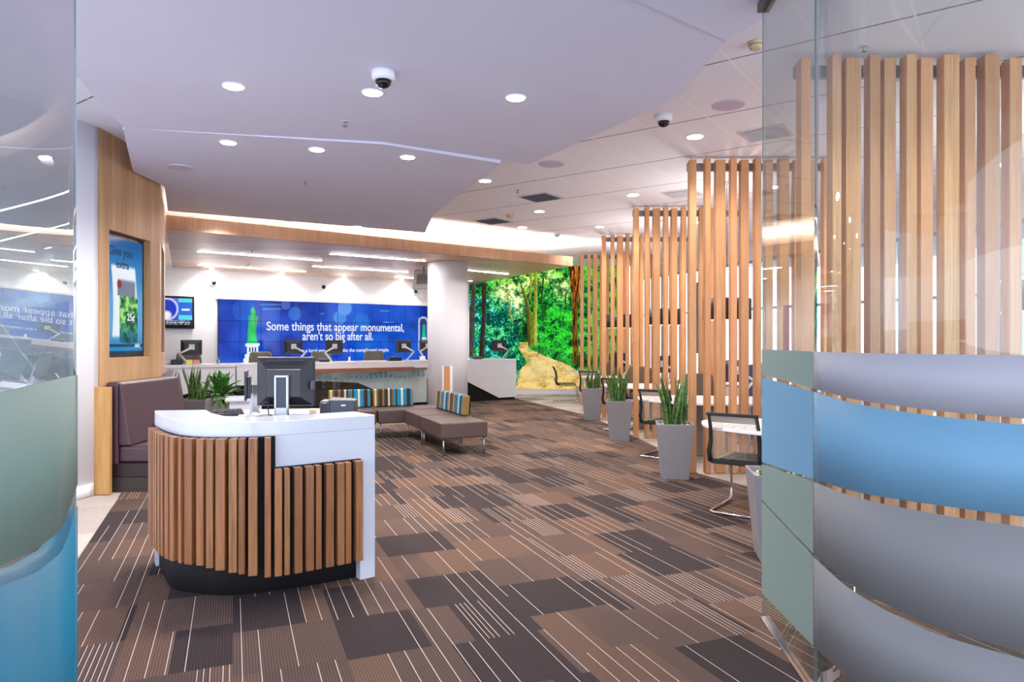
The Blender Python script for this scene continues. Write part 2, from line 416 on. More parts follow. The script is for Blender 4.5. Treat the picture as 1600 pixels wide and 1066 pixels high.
# ------------------------------------------------------------------ numpy painting helpers
def _hash(ix, iy, seed):
    h = np.sin(ix * 127.1 + iy * 311.7 + seed * 74.7) * 43758.5453; return h - np.floor(h)
def vnoise(x, y, seed=0):
    ix, iy = np.floor(x), np.floor(y); fx, fy = x - ix, y - iy; fx = fx * fx * (3 - 2 * fx); fy = fy * fy * (3 - 2 * fy)
    a, b, c, d = _hash(ix, iy, seed), _hash(ix + 1, iy, seed), _hash(ix, iy + 1, seed), _hash(ix + 1, iy + 1, seed)
    return (a * (1 - fx) + b * fx) * (1 - fy) + (c * (1 - fx) + d * fx) * fy
def fbm(x, y, seed=0, o=4):
    s = 0; a = 0.5
    for i in range(o): s = s + a * vnoise(x * 2 ** i, y * 2 ** i, seed + i); a *= 0.5
    return s / (1 - 0.5 ** o)
def sst(a, b, x): t = np.clip((x - a) / (b - a), 0, 1); return t * t * (3 - 2 * t)
def blend(c, col, m): return c * (1 - m[:, None]) + np.array(col)[None, :] / 255.0 * m[:, None]
def strip(x, y, pts):   # mask of a trunk given (y, x0, x1) rows
    ys = [p[0] for p in pts]; l = np.interp(y, ys, [p[1] for p in pts]); r = np.interp(y, ys, [p[2] for p in pts])
    return sst(-1.2, 1.2, x - l) * sst(-1.2, 1.2, r - x) * ((y >= ys[0] - .5) & (y <= ys[-1] + .5)), (x - l) / np.maximum(r - l, .1)

def forest(x, y):
    """painting in coordinates like the photograph's crop (0..1200 across, 0..1066 down)"""
    c = np.zeros((len(x), 3)) + np.array([18, 92, 50]) / 255
    n1 = fbm(x / 60, y / 60, 1); n2 = fbm(x / 34, y / 34, 5, 3); n3 = fbm(x / 10, y / 10, 9, 2); n4 = vnoise(x / 5, y / 5, 14)
    g = n2 * 0.55 + n3 * 0.3 + n4 * 0.25
    # foliage base: bright greens
    c = blend(c, (34, 150, 52), sst(0.45, 0.62, g)); c = blend(c, (70, 200, 70), sst(0.58, 0.74, g)); c = blend(c, (8, 52, 26), sst(0.46, 0.34, g))
    # teal understorey on the left
    tl = sst(560, 440, x + (n1 - .5) * 120) * sst(230, 330, y) * (.45 + .5 * sst(.4, .6, n1))
    tc = np.zeros_like(c) + np.array([10, 92, 92]) / 255
    tc = blend(tc, (24, 140, 118), sst(0.47, 0.6, g)); tc = blend(tc, (110, 196, 206), sst(0.60, 0.72, g)); tc = blend(tc, (6, 46, 50), sst(0.45, 0.34, g))
    c = c * (1 - tl[:, None]) + tc * tl[:, None]
    # upper canopy yellow-green, glow of sky
    up = sst(380, 150, y) * sst(250, 350, x) * sst(0.35, 0.6, n1)
    c = blend(c, (120, 190, 40), up * sst(0.42, 0.6, g) * 0.8)
    for gx, gy, sx, sy, k in ((415, 250, 85, 62, 1.0), (560, 190, 60, 60, .5), (800, 230, 55, 60, .75), (700, 140, 60, 50, .45), (490, 340, 40, 90, .5)):
        d = np.exp(-(((x - gx) / sx) ** 2 + ((y - gy) / sy) ** 2)); m = np.clip(d * k * (0.35 + 1.3 * sst(.35, .65, n2 * .6 + n3 * .4)), 0, 1)
        c = blend(c, (246, 250, 170), m)
    br = sst(600, 700, x) * sst(870, 820, x) * sst(330, 400, y) * sst(700, 640, y)
    c = blend(c, (44, 184, 40), br * sst(.44, .58, g) * .8); c = blend(c, (10, 80, 24), br * sst(.42, .33, g))
    c = c * (0.42 + 1.05 * np.clip(n2 * .45 + n3 * .35 + n4 * .35, 0, 1))[:, None]
    # dark hollow in the middle
    m = np.exp(-(((x - 540) / 34) ** 2 + ((y - 520) / 80) ** 2)); c = blend(c, (16, 30, 14), np.clip(m * 1.1, 0, 1) * .8)
    m = np.exp(-(((x - 662) / 22) ** 2 + ((y - 380) / 70) ** 2)); c = blend(c, (20, 54, 22), np.clip(m, 0, 1) * .75)
    # thin trunks
    for pts, col, hi in (
        ([(180, 165, 196), (700, 138, 176)], (62, 56, 56), (80, 74, 70)),
        ([(190, 232, 268), (420, 236, 262), (700, 214, 250)], (46, 36, 32), (70, 54, 44)),
        ([(400, 272, 296), (480, 270, 294)], (20, 60, 56), (30, 70, 60)),
        ([(270, 404, 416), (460, 440, 452)], (120, 110, 44), (190, 180, 70)),
        ([(200, 500, 512), (300, 530, 556), (420, 545, 585), (640, 556, 584)], (62, 62, 26), (132, 138, 44)),
        ([(110, 598, 622), (300, 596, 620), (450, 586, 616), (625, 582, 618)], (104, 112, 34), (190, 196, 74)),
        ([(120, 574, 588), (300, 562, 574)], (110, 120, 30), (190, 200, 60)),
        ([(150, 656, 668), (330, 640, 650)], (30, 60, 24), (50, 90, 30)),
        ([(280, 812, 822), (340, 806, 818)], (40, 50, 20), (60, 70, 30))):
        m, q = strip(x, y, pts); tex = fbm(x / 6, y / 16, 21, 2)
        cc = np.array(col)[None, :] / 255 * (1 - q[:, None]) + np.array(hi)[None, :] / 255 * q[:, None]
        cc = cc * (0.7 + 0.6 * tex[:, None]); c = c * (1 - m[:, None]) + cc * m[:, None]
    # path
    ys = [598, 640, 690, 740, 790, 840, 930]
    l = np.interp(y, ys, [505, 492, 520, 548, 500, 486, 470]) + (n3 - .5) * 24; r = np.interp(y, ys, [548, 560, 660, 800, 890, 930, 1000]) + (n3 - .5) * 30
    m = sst(-4, 4, x - l) * sst(-4, 4, r - x) * sst(594, 604, y)
    pn = fbm(x / 12, y / 5, 33, 3) * .5 + fbm(x / 60, y / 30, 36, 2) * .5
    pc = np.zeros_like(c) + np.array([214, 180, 104]) / 255
    pc = blend(pc, (240, 208, 130), sst(.48, .62, pn)); pc = blend(pc, (150, 116, 44), sst(.44, .32, pn) * .7)
    core = np.exp(-(((x - 640) / 110) ** 2 + ((y - 790) / 80) ** 2)); pc = blend(pc, (236, 220, 170), np.clip(core, 0, 1) * .5)
    c = c * (1 - m[:, None]) + pc * m[:, None]
    # ferns beside the path and bank shadow
    for fx, fy, s in ((590, 650, 46), (660, 668, 40), (790, 715, 48), (850, 740, 40), (560, 735, 26), (500, 755, 34)):
        a = np.arctan2(y - fy, x - fx); d = np.hypot(x - fx, y - fy); mm = (np.cos(a * 17 + d * .02) > -0.1) * sst(s, s * .7, d) * (y < fy + s * .35)
        c = blend(c, (60, 170, 60) if fx > 520 else (20, 110, 110), mm * .85)
    # tree fern on the right
    m, q = strip(x, y, [(60, 838, 925), (200, 846, 918), (300, 862, 905), (480, 862, 896), (760, 866, 912)])
    tex = fbm(x / 5, y / 38, 41, 3); cc = np.zeros_like(c) + np.array([120, 66, 20]) / 255
    cc = blend(cc, (226, 142, 52), sst(.5, .68, tex) * sst(420, 260, y)); cc = blend(cc, (54, 26, 12), sst(.47, .32, tex)); cc = blend(cc, (150, 120, 40), sst(.55, .7, tex) * sst(300, 460, y))
    c = c * (1 - m[:, None]) + cc * m[:, None]
    m = sst(930, 960, x) * sst(.5, .62, g); c = blend(c, (150, 190, 60), m * .6)
    c = blend(c, (20, 50, 14), sst(840, 900, x) * sst(660, 720, y) * sst(820, 740, y) * .6)
    sat = c.mean(1, keepdims=True)
    return np.clip(sat + (c - sat) * 1.0, 0, 1)

# ------------------------------------------------------------------ structure: floor
struct(MB().prism([(-14, -1.6), (16, -1.6), (16, 24), (-14, 24)], -0.16, -0.006).build('floor', 'pale'))
brown = [(-2.25, -1.55), (-2.25, 3.0), (-2.92, 4.60), (-3.875, 6.86), (-4.2, 8.0), (-6.4, 11.0), (-8.5, 14.1), (-7.4, 14.9), (0.117, 18.0), (1.12, 15.1), (1.55, 13.9), (1.72, 12.6),
         (1.92, 10.9), (2.1, 9.2), (2.11, 7.83), (2.43, 7.14), (3.2, 5.5), (4.2, 3.3), (4.2, -1.55)]
struct(MB().prism(brown, -0.006, 0.0).build('floor', 'carpet'))

# ceiling (tiled) and walls
struct(MB().prism([(-10, -1.6), (10.5, -1.6), (10.5, 19.6), (-10, 19.6)], CEIL, CEIL + 0.12).build('ceiling', 'tile'))
def wall(name, a, b, z0, z1, th, m, side=1):
    d = Vector((b[0] - a[0], b[1] - a[1])).normalized(); n = Vector((-d.y, d.x)) * th * side
    return struct(MB().prism([(a[0], a[1]), (b[0], b[1]), (b[0] + n.x, b[1] + n.y), (a[0] + n.x, a[1] + n.y)], z0, z1).build(name, m))
BW0 = Vector((-7.34, 14.95)); BWd = Vector((6.13, 4.45)).normalized(); BWn = Vector((BWd.y, -BWd.x))   # back wall line, normal towards the room
bwL = BW0 - BWd * 2.6; bwR = BW0 + BWd * 7.55
wall('wall_back', bwL, bwR, 0, CEIL, 0.2, 'white')
wall('wall_left', (-9.45, 4.0), (bwL.x, bwL.y), 0, CEIL, 0.2, 'white')
wall('wall_mural', (-1.30, 19.42), (3.3, 19.42), 0, CEIL, 0.2, 'white')
# curved white wall to the left of the timber wall
cw = catmull([(-4.06, 6.78), (-4.15, 6.45), (-4.42, 5.8), (-4.95, 5.0), (-5.9, 4.3), (-7.4, 3.9), (-9.4, 3.9)], 5)
cwo = offset(cw, 0.18)
struct(MB().prism([tuple(p) for p in cw] + [tuple(p) for p in cwo[::-1]], 0, CEIL, True).build('wall_curved', 'white'))
cwb = offset(cw, -0.012)
struct(MB().prism([tuple(p) for p in cwb[1:]] + [tuple(p) for p in cw[1:][::-1]], 0, 0.12, True).build('baseboard_left', 'gloss'))
# timber wall, two faces, with screen niches (built around the niches)
def niche_wall(name, a, b, n0, n1, nz0, nz1, th=0.16):
    a, b = Vector(a), Vector(b); L = (b - a).length; d = (b - a) / L; n = Vector((-d.y, d.x))
    def pr(mb, s0, s1, z0, z1, t0=0.0, t1=th):
        p = [a + d * s0 + n * t0, a + d * s1 + n * t0, a + d * s1 + n * t1, a + d * s0 + n * t1]; mb.prism([tuple(q) for q in p], z0, z1)
    mb = MB(); pr(mb, 0, n0, 0, CEIL); pr(mb, n1, L, 0, CEIL); pr(mb, n0, n1, 0, nz0); pr(mb, n0, n1, nz1, CEIL); pr(mb, n0, n1, nz0, nz1, 0.11)
    return struct(mb.build(name, 'wall')), a, d, n
wl, wa, wd, wn = niche_wall('wall_timber', (-4.06, 6.8), (-4.10, 8.05), 0.18, 1.02, 1.33, 2.63)
wl2, wa2, wd2, wn2 = niche_wall('wall_timber', (-4.10, 8.052), (-4.92, 9.8), 0.45, 1.60, 1.35, 2.70)
struct(MB().box((-4.0, 6.76, 0.525), (0.15, 0.05, 1.05)).build('trim_1', 'wallend', bevel=0.003))

# soffit of the lowered ceiling and its fascia
fa, fb = Vector((-4.93, 9.87)), Vector((1.30, 14.77)); fd = (fb - fa).normalized(); fn = Vector((-fd.y, fd.x))
bwin = lambda s: BW0 + BWd * s + BWn * 0.01
sof_poly = [tuple(fa + fn * 0.05), tuple(fb), (-1.1, 19.3), tuple(bwin(7.4)), tuple(bwin(0.0)), (-5.9, 11.9)]
struct(MB().prism(sof_poly, SOF, SOF + 0.05).build('ceiling', 'soffit'))
struct(MB().prism([tuple(fa), tuple(fb), tuple(fb + fn * 0.045), tuple(fa + fn * 0.045)], SOF - 0.0, SOF + 0.2).build('trim_2', 'fascia'))
struct(MB().prism([tuple(fb + fn * 0.05), (-1.08, 19.3), (-1.14, 19.3), tuple(fb + fn * 0.05 - fd * 0.05)], SOF + 0.05, SOF + 0.2).build('trim_3', 'fascia'))
# feature ceiling: folded overlapping panels
Z = 3.3
def panel(pts, up=0.06):
    lo = [p[2] for p in pts]; hi = [p[2] + up for p in pts]
    return struct(MB().prism([(p[0], p[1]) for p in pts], lo, hi).build('ceiling_panel', 'cloud'))
panel([(-2.97, 4.74, Z), (1.23, 5.10, Z), (1.30, 4.19, Z + .03), (0.57, 3.65, Z + .045), (-0.3, 3.0, Z + .065), (-0.6, -1.4, Z + .2), (-3.7, -1.4, Z + .2), (-3.4, 3.2, Z + .05)])
panel([(1.30, 4.19, Z + .02), (1.42, 3.93, Z + .03), (1.42, 3.2, Z + .06), (1.05, 2.6, Z + .06), (1.0, -1.4, Z + .06), (-0.6, -1.4, Z + .15), (-0.3, 3.0, Z + .045), (0.57, 3.65, Z + .035)])
panel([(-2.97, 4.74, Z), (-3.13, 5.24, Z), (-3.27, 5.84, Z), (-1.42, 6.2, Z), (-1.16, 6.25, Z), (0.17, 7.04, Z), (0.46, 6.53, Z), (1.23, 5.10, Z)])
panel([(x_, y_, Z - .03 * max(0, x_ + 3.27) / 3.155 if x_ > -3.27 else Z + .03 * (-3.27 - x_) / 3.155) for x_, y_ in ((-3.27, 5.84), (-1.42, 6.2), (-1.16, 6.255), (-0.115, 6.88), (-0.83, 8.93), (-1.12, 9.78), (-1.43, 11.38), (-4.80, 9.64), (-4.06, 8.07), (-4.03, 7.35), (-3.32, 5.9))])

from mathutils.bvhtree import BVHTree
_v = []; _f = []
for o_ in [o for o in C.objects if o.name.startswith('ceiling_panel')]:
    k = len(_v); _v += [tuple(v.co) for v in o_.data.vertices]; _f += [[i + k for i in p.vertices] for p in o_.data.polygons]
_bvh = BVHTree.FromPolygons(_v, _f)
def PZ(px, py, z):      # height of the ceiling surface in that direction
    if abs(z - Z) > .1: return z
    h = _bvh.ray_cast(Vector((0, 0, EYE)), Vector(((px - 800) / F, 1, -(py - 533) / F)).normalized()); return h[0].z if h[0] else z
# column
col = MB().lathe([(0.41, 0), (0.41, SOF)], 48, (X(699.5, 14.2), 14.2, 0)).build('column', 'white'); struct(col)

# cove strips lying on top of the lowered ceiling (hidden lamps)
cs = empty('cove_light', (0, 0, SOF + 0.05)); tag(cs, 'warm white cove light strip lying on top of the timber lowered ceiling', 'light strip')
for k in range(4):
    s0, s1 = 0.1 + k * 1.95, 0.1 + k * 1.95 + 1.85
    a, b = fa + fd * s0 + fn * 0.30, fa + fd * s1 + fn * 0.30
    MB().prism([tuple(a), tuple(b), tuple(b + fn * 0.09), tuple(a + fn * 0.09)], 0.0, 0.035).build('strip_lamp', 'cove', cs)

# ------------------------------------------------------------------ left and right window walls
w0, w1 = Vector((3.45, 19.2)), Vector((9.6, 4.2)); wdv = (w1 - w0).normalized(); wnv = Vector((-wdv.y, wdv.x)); Lw = (w1 - w0).length
wall('wall_right', w0, w1, 0, 0.45, 0.16, 'white'); wall('wall_right', w0, w1, 3.25, CEIL, 0.16, 'white')
for k in range(7):
    a = w0 + wdv * (k * Lw / 7); b = w0 + wdv * ((k + 1) * Lw / 7)
    win = struct(empty('window_%d' % (k + 1), (a.x, a.y, 0.45), math.atan2(wdv.y, wdv.x)))
    L = (b - a).length
    fr = MB(); fr.box((0.035, 0.08, 1.4), (0.07, 0.1, 2.8)).box((L / 2, 0.08, 1.4), (0.05, 0.08, 2.8)).box((L / 2, 0.08, 0.03), (L, 0.08, 0.06)).box((L / 2, 0.08, 2.77), (L, 0.08, 0.06)).box((L / 2, 0.08, 1.75), (L, 0.08, 0.05))
    fr.build('window_frame', 'mull', win); MB().box((L / 2, 0.08, 1.4), (L - 0.02, 0.008, 2.76)).build('pane', 'glassw', win)

# neighbouring building outside
bld = empty('neighbouring_building', (17.5, 17, -0.15), R(-20)); tag(bld, 'pale building across the street seen between the timber slats', 'building')
MB().box((0, 0, 4.5), (7, 22, 9)).build('wall', 'ext', bld)
for k in range(6):
    for j in range(3):
        MB().box((-3.53, -8.5 + k * 3.4, 1.7 + j * 2.7), (0.08, 1.9, 1.6)).build('window', 'extg', bld)

# ------------------------------------------------------------------ glass screens
RW = [(1.36, 3.74), (1.286, 2.935)]
RC = [tuple(p) for p in catmull([(1.286, 2.93), (1.317, 2.634), (1.44, 2.40), (1.63, 2.2), (1.9, 1.98), (2.3, 1.8)], 6)]
def ribbon(path, zl, zh, off0, off1, name, m, parent):
    a = offset(path, off0); b = offset(path, off1); pts = [tuple(p) for p in a] + [tuple(p) for p in b[::-1]]
    z0 = [zl(p[1]) for p in path] + [zl(p[1]) for p in path[::-1]]; z1 = [zh(p[1]) for p in path] + [zh(p[1]) for p in path[::-1]]
    n = len(path); mb = MB(); vs = [(a[i].x, a[i].y, z0[i]) for i in range(n)] + [(a[i].x, a[i].y, z1[i]) for i in range(n)] + [(b[i].x, b[i].y, z0[i]) for i in range(n)] + [(b[i].x, b[i].y, z1[i]) for i in range(n)]
    fs = []
    for i in range(n - 1):
        fs += [(i, i + 1, n + i + 1, n + i), (2 * n + i + 1, 2 * n + i, 3 * n + i, 3 * n + i + 1), (n + i, n + i + 1, 3 * n + i + 1, 3 * n + i), (i + 1, i, 2 * n + i, 2 * n + i + 1)]
    fs += [(0, n, 3 * n, 2 * n), (n - 1, 3 * n - 1, 4 * n - 1, 2 * n - 1)]
    mb.add(vs, fs, len(path) > 3); return mb.build(name, m, parent)
def prof(ys, zs): return lambda y: float(np.interp(y, ys, zs))
YS = [1.8, 2.2, 2.38, 2.6, 2.935, 3.3, 3.74]
g1u = prof(YS, [1.235, 1.2535, 1.262, 1.275, 1.299, 1.311, 1.318]); g1l = prof(YS, [1.212, 1.233, 1.243, 1.258, 1.285, 1.297, 1.303])
g2u = prof(YS, [.945, .942, .938, .927, .916, .885, .845]); g2l = prof(YS, [.905, .909, .907, .905, .902, .872, .832])
g3u = prof(YS, [.52, .51, .52, .557, .60, .625, .641]); g3l = prof(YS, [.495, .489, .496, .535, .584, .61, .627])
ftop = lambda y: 1.455; fbot = prof([1.8, 2.6, 2.935, 3.74], [.2, .2, .205, .136])
def glass_screen(name, label, path, films, zb=0.012, gm='glassc', filmoff=(0.0065, 0.0085)):
    e = empty(name, (0, 0, 0)); tag(e, label, 'glass screen')
    ribbon(path, lambda y: zb, lambda y: 3.285, -0.006, 0.006, 'glass_pane', gm, e)
    for (fl, fh, m) in films: ribbon(path, fl, fh, filmoff[0], filmoff[1], 'frosted_film', m, e)
    return e
# path runs towards the camera: offset(+) is on its right-hand side, so use negative for the camera side
def yz(f): return f
gA = glass_screen('glass_screen', 'narrow clear glass pane at the open end, pale green and blue frosted bands', RW,
    [(g1u, ftop, 'filmg'), (g2u, g1l, 'filmb'), (g3u, g2l, 'filmg'), (fbot, g3l, 'filmg')])
gB = glass_screen('glass_screen', 'wide curved glass pane with grey frosting and a light blue band', RC,
    [(g1u, ftop, 'filml'), (g2u, g1l, 'filmb'), (g3u, g2l, 'filmd'), (fbot, g3l, 'filmd')])
MB().box((1.288, 2.932, 1.65), (0.006, 0.006, 3.26)).build('edge_strip', 'glassedge', gA)
MB().box((1.36, 3.744, 1.65), (0.005, 0.006, 3.26)).build('edge_strip', 'glassedge', gA)
# header rail and floor track
ribbon([(1.365, 3.76)] + RW[1:] + RC[1:], lambda y: 3.285, lambda y: 3.34, -0.03, 0.03, 'header_rail', 'dark2', gA)
ribbon(RW, lambda y: 0.0005, lambda y: 0.012, -0.02, 0.02, 'floor_track', 'chrome', gA)
# left glass
LP = [(-1.372 + .385 * d_, 2.168 - .923 * d_) for d_ in np.linspace(0, 1.35, 26)]
ls = [0.0, 0.9, 1.42, 1.77, 2.04, 2.168]
l1u = prof([1.42, 1.72, 1.97, 2.07, 2.168], [1.035, 1.0, .955, .99, 1.052]); 
lu = prof([1.42, 1.70, 1.95, 2.05, 2.168], [1.037, .99, .965, 1.0, 1.052]); ll = prof([1.42, 1.70, 1.95, 2.05, 2.168], [.994, .93, .90, .925, .982])
gC = glass_screen('glass_screen', 'tall glass pane at the left with sage frosting above teal frosting', LP,
    [(lu, lambda y: 1.393, 'filmgl'), (lambda y: 0.1, ll, 'filmbl')], gm='glassl', filmoff=(-0.0085, -0.0065))
MB().box((-1.373, 2.172, 1.65), (0.004, 0.004, 3.26)).build('edge_strip', 'glassedge', gC)
ribbon(LP, lambda y: 3.285, lambda y: 3.34, -0.03, 0.03, 'header_rail', 'dark2', gC)
ribbon(LP, lambda y: 0.0005, lambda y: 0.012, -0.02, 0.02, 'floor_track', 'chrome', gC)

# ------------------------------------------------------------------ slatted timber screens
SL = [(0, .078, 0), (.17, .062, 1), (.30, .108, 0), (.46, .068, 1), (.585, .088, 0), (.735, .07, 1), (.86, .085, 0), (1.01, .11, 1), (1.19, .075, 0), (1.32, .108, 0), (1.51, .085, 1), (1.68, .07, 0), (1.82, .11, 1), (2.02, .07, 0), (2.16, .09, 1)]
screens = [(5.02, 2.10, 12, 'nearest timber slat screen, seen through the clear glass', [(0, .072), (.214, .066), (.325, .112), (.486, .074), (.604, .086), (.749, .076), (.87, .09), (1.02, .112), (1.19, .08), (1.316, .11), (1.516, .09), (1.70, .08)]),
           (7.84, X(1077.6, 7.84), 13, 'timber slat screen behind the nearest grey planter in the open', None),
           (10.72, X(990.6, 10.72), 12, 'third timber slat screen, beside the middle grey planter', None),
           (13.5, X(941, 13.5), 12, 'fourth timber slat screen, beside the third planter in the row', None),
           (16.3, X(907, 16.3), 12, 'farthest timber slat screen, in front of the forest mural', None)]
for (Y, x0, n, lab, own) in screens:
    e = empty('slat_screen', (x0, Y, 0)); tag(e, lab, 'slat screen', 'timber slat screens dividing the desks')
    L = 0
    for i in range(n):
        o_, w, fwd = SL[i] if own is None else (own[i][0], own[i][1], i % 2)
        h = 3.572 if fwd else 3.56; d = 0.095; y = -0.03 if fwd else 0.0
        MB().box((o_ + w / 2, y + d / 2, h / 2), (w, d, h)).build('slat', 'slat', e, bevel=0.003, seg=1); L = o_ + w
    MB().box((L / 2, 0.125, 3.5), (L, 0.04, 0.09)).build('header_rail', 'alu', e)

# ------------------------------------------------------------------ reception desk
W = catmull([(-0.873, 4.40), (-1.14, 4.205), (-1.41, 4.035), (-1.70, 3.985), (-1.93, 4.06), (-2.15, 4.28), (-2.33, 4.52), (-2.42, 4.68)], 6)
W = [Vector((p[0], p[1])) for p in W]
I_ = [(-1.054, 4.62), (-1.35, 4.42), (-1.62, 4.30), (-1.80, 4.33), (-1.95, 4.50), (-2.09, 4.72)]
OUT = -1
def off(d):  # outward = towards the camera
    o = offset(W, d); c = Vector((-1.6, 4.5))
    if (o[20] - c).length < (W[20] - c).length: o = offset(W, -d)
    return o
desk = empty('reception_desk', (0, 0, 0)); tag(desk, 'white curved reception desk fronted by vertical cedar slats', 'reception desk')
# px -> arc position on the slat-front curve
def tapered(d):
    a, b = off(d), off(d * .3); n_ = len(W); return [a[i].lerp(b[i], max(0.0, (i / (n_ - 1) - .5) / .5)) for i in range(n_)]
S = tapered(0.10); LS = seglen(S)
def arc_at(px):
    k = (px - 800) / F; best = None
    for i in range(len(S) - 1):
        fa_ = S[i].x - k * S[i].y; fb_ = S[i + 1].x - k * S[i + 1].y
        if fa_ * fb_ <= 0:
            t = fa_ / (fa_ - fb_); return LS[i] + t * (LS[i + 1] - LS[i])
    return LS[-1]
s_split = arc_at(425)
def sub(poly, s0, s1, n=24): return [at_len(poly, s0 + (s1 - s0) * i / n)[0] for i in range(n + 1)]
LWn = seglen(W)[-1]; ratio = LWn / LS[-1]
sp = s_split * ratio; s_end = arc_at(566) * ratio
def bandp(poly_s0, poly_s1, d0, d1): a = sub(off(d0) if d0 else W, poly_s0, poly_s1); b = sub(off(d1) if d1 else W, poly_s0, poly_s1); return [tuple(p) for p in a] + [tuple(p) for p in b[::-1]]
inner = [Vector(p) for p in I_]
body = [tuple(p) for p in W] + [tuple(p) for p in inner[::-1]]
MB().prism(body, 0.945, 1.03, False).build('counter_top', 'deskw', desk, bevel=0.004)
MB().prism(body, 0.24, 0.945, False).build('body_panel', 'deskw', desk)
Kp = catmull([(-0.975, 4.40), (-1.22, 4.25), (-1.458, 4.133), (-1.652, 4.074), (-1.797, 4.086), (-2.04, 4.175), (-2.2, 4.38), (-2.36, 4.62)], 5)
MB().prism([(p[0], p[1]) for p in Kp] + [(-2.05, 4.68), (-1.95, 4.48), (-1.62, 4.32), (-1.06, 4.58)], 0, 0.24, True).build('kick_plinth', 'black', desk)
Lsp = seglen(off(0.03))[-1]
def bk(s0, s1, z0, z1, name, m, d0=0.001, d1=0.035):
    A, B = tapered(d0), tapered(d1); la, lb = seglen(A)[-1], seglen(B)[-1]
    a = sub(A, s0 * la, s1 * la); b = sub(B, s0 * lb, s1 * lb); return MB().prism([tuple(p) for p in a] + [tuple(p) for p in b[::-1]], z0, z1).build(name, m, desk)
fs = s_split / LS[-1]; fe = arc_at(570) / LS[-1]
bk(fs, 0.995, 0.20, 0.945, 'backing_panel', 'black'); bk(fe, fs - 0.001, 0.16, 0.763, 'backing_panel', 'black')
# white end panels to the floor
A = W; d0 = (W[1] - W[0]).normalized(); nn = Vector((-d0.y, d0.x))
nn = nn if nn.y > 0 else -nn
p0 = W[0]; p1 = W[0] + d0 * 0.10; back = Vector((-1.054, 4.62)) + Vector((-0.03, 0.03))
MB().prism([tuple(p0), tuple(p1), tuple(p1 + nn * 0.2), I_[0]], 0, 0.24).build('end_panel', 'deskw', desk)
MB().prism([(-2.42, 4.68), (-2.37, 4.60), (-2.33, 4.63), (-2.36, 4.70)], 0, 0.3).build('end_panel', 'deskw', desk)
scale = lambda c: 100 + c * 0.394
tall = [(424, .042), (456, .024), (490, .05), (536, .044), (576, .040), (618, .052), (668, .044), (704, .034), (748, .048), (808, .034)]
low = [(851, .040), (886, .030), (932, .044), (977, .046), (1012, .032), (1057, .046), (1100, .044), (1130, .034), (1174, .046)]
def desk_slat(s, w, z0, z1, dep=0.052):
    p, t = at_len(S, s); n = Vector((t.y, -t.x)); 
    if (p + n - Vector((-1.6, 4.6))).length > (p - Vector((-1.6, 4.6))).length: n = -n      # n points inward
    c = p + n * dep / 2 + n * 0.002
    MB().box((c.x, c.y, (z0 + z1) / 2), (w, dep, z1 - z0), math.atan2(t.y, t.x)).build('slat', 'deskslat', desk, bevel=0.002, seg=1)
zb = lambda px: float(np.interp(px, [230, 309, 415, 600], [.235, .235, .152, .15]))
for c, w in tall: desk_slat(arc_at(scale(c)), w, zb(scale(c)), 0.947)
s_last = arc_at(scale(424))
ss = s_last + 0.062
for w in (.044, .036, .046, .03, .044, .04, .034, .044):
    if ss < LS[-1] - 0.02: desk_slat(ss, w, 0.235, 0.947); ss += w + 0.032
for c, w in low: desk_slat(arc_at(scale(c)), w, 0.15, 0.763)
# worktop behind the ledge
MB().prism([(-1.07, 4.64), (-1.35, 4.44), (-1.62, 4.32), (-1.80, 4.35), (-1.93, 4.50), (-2.07, 4.73), (-2.0, 5.25), (-1.45, 5.35), (-1.26, 5.1)], 0.955, 0.98).build('worktop', 'deskw', desk, bevel=0.003)
MB().box((-1.55, 5.0, 0.4775), (0.8, 0.45, 0.955), R(15)).build('pedestal', 'deskw', desk)

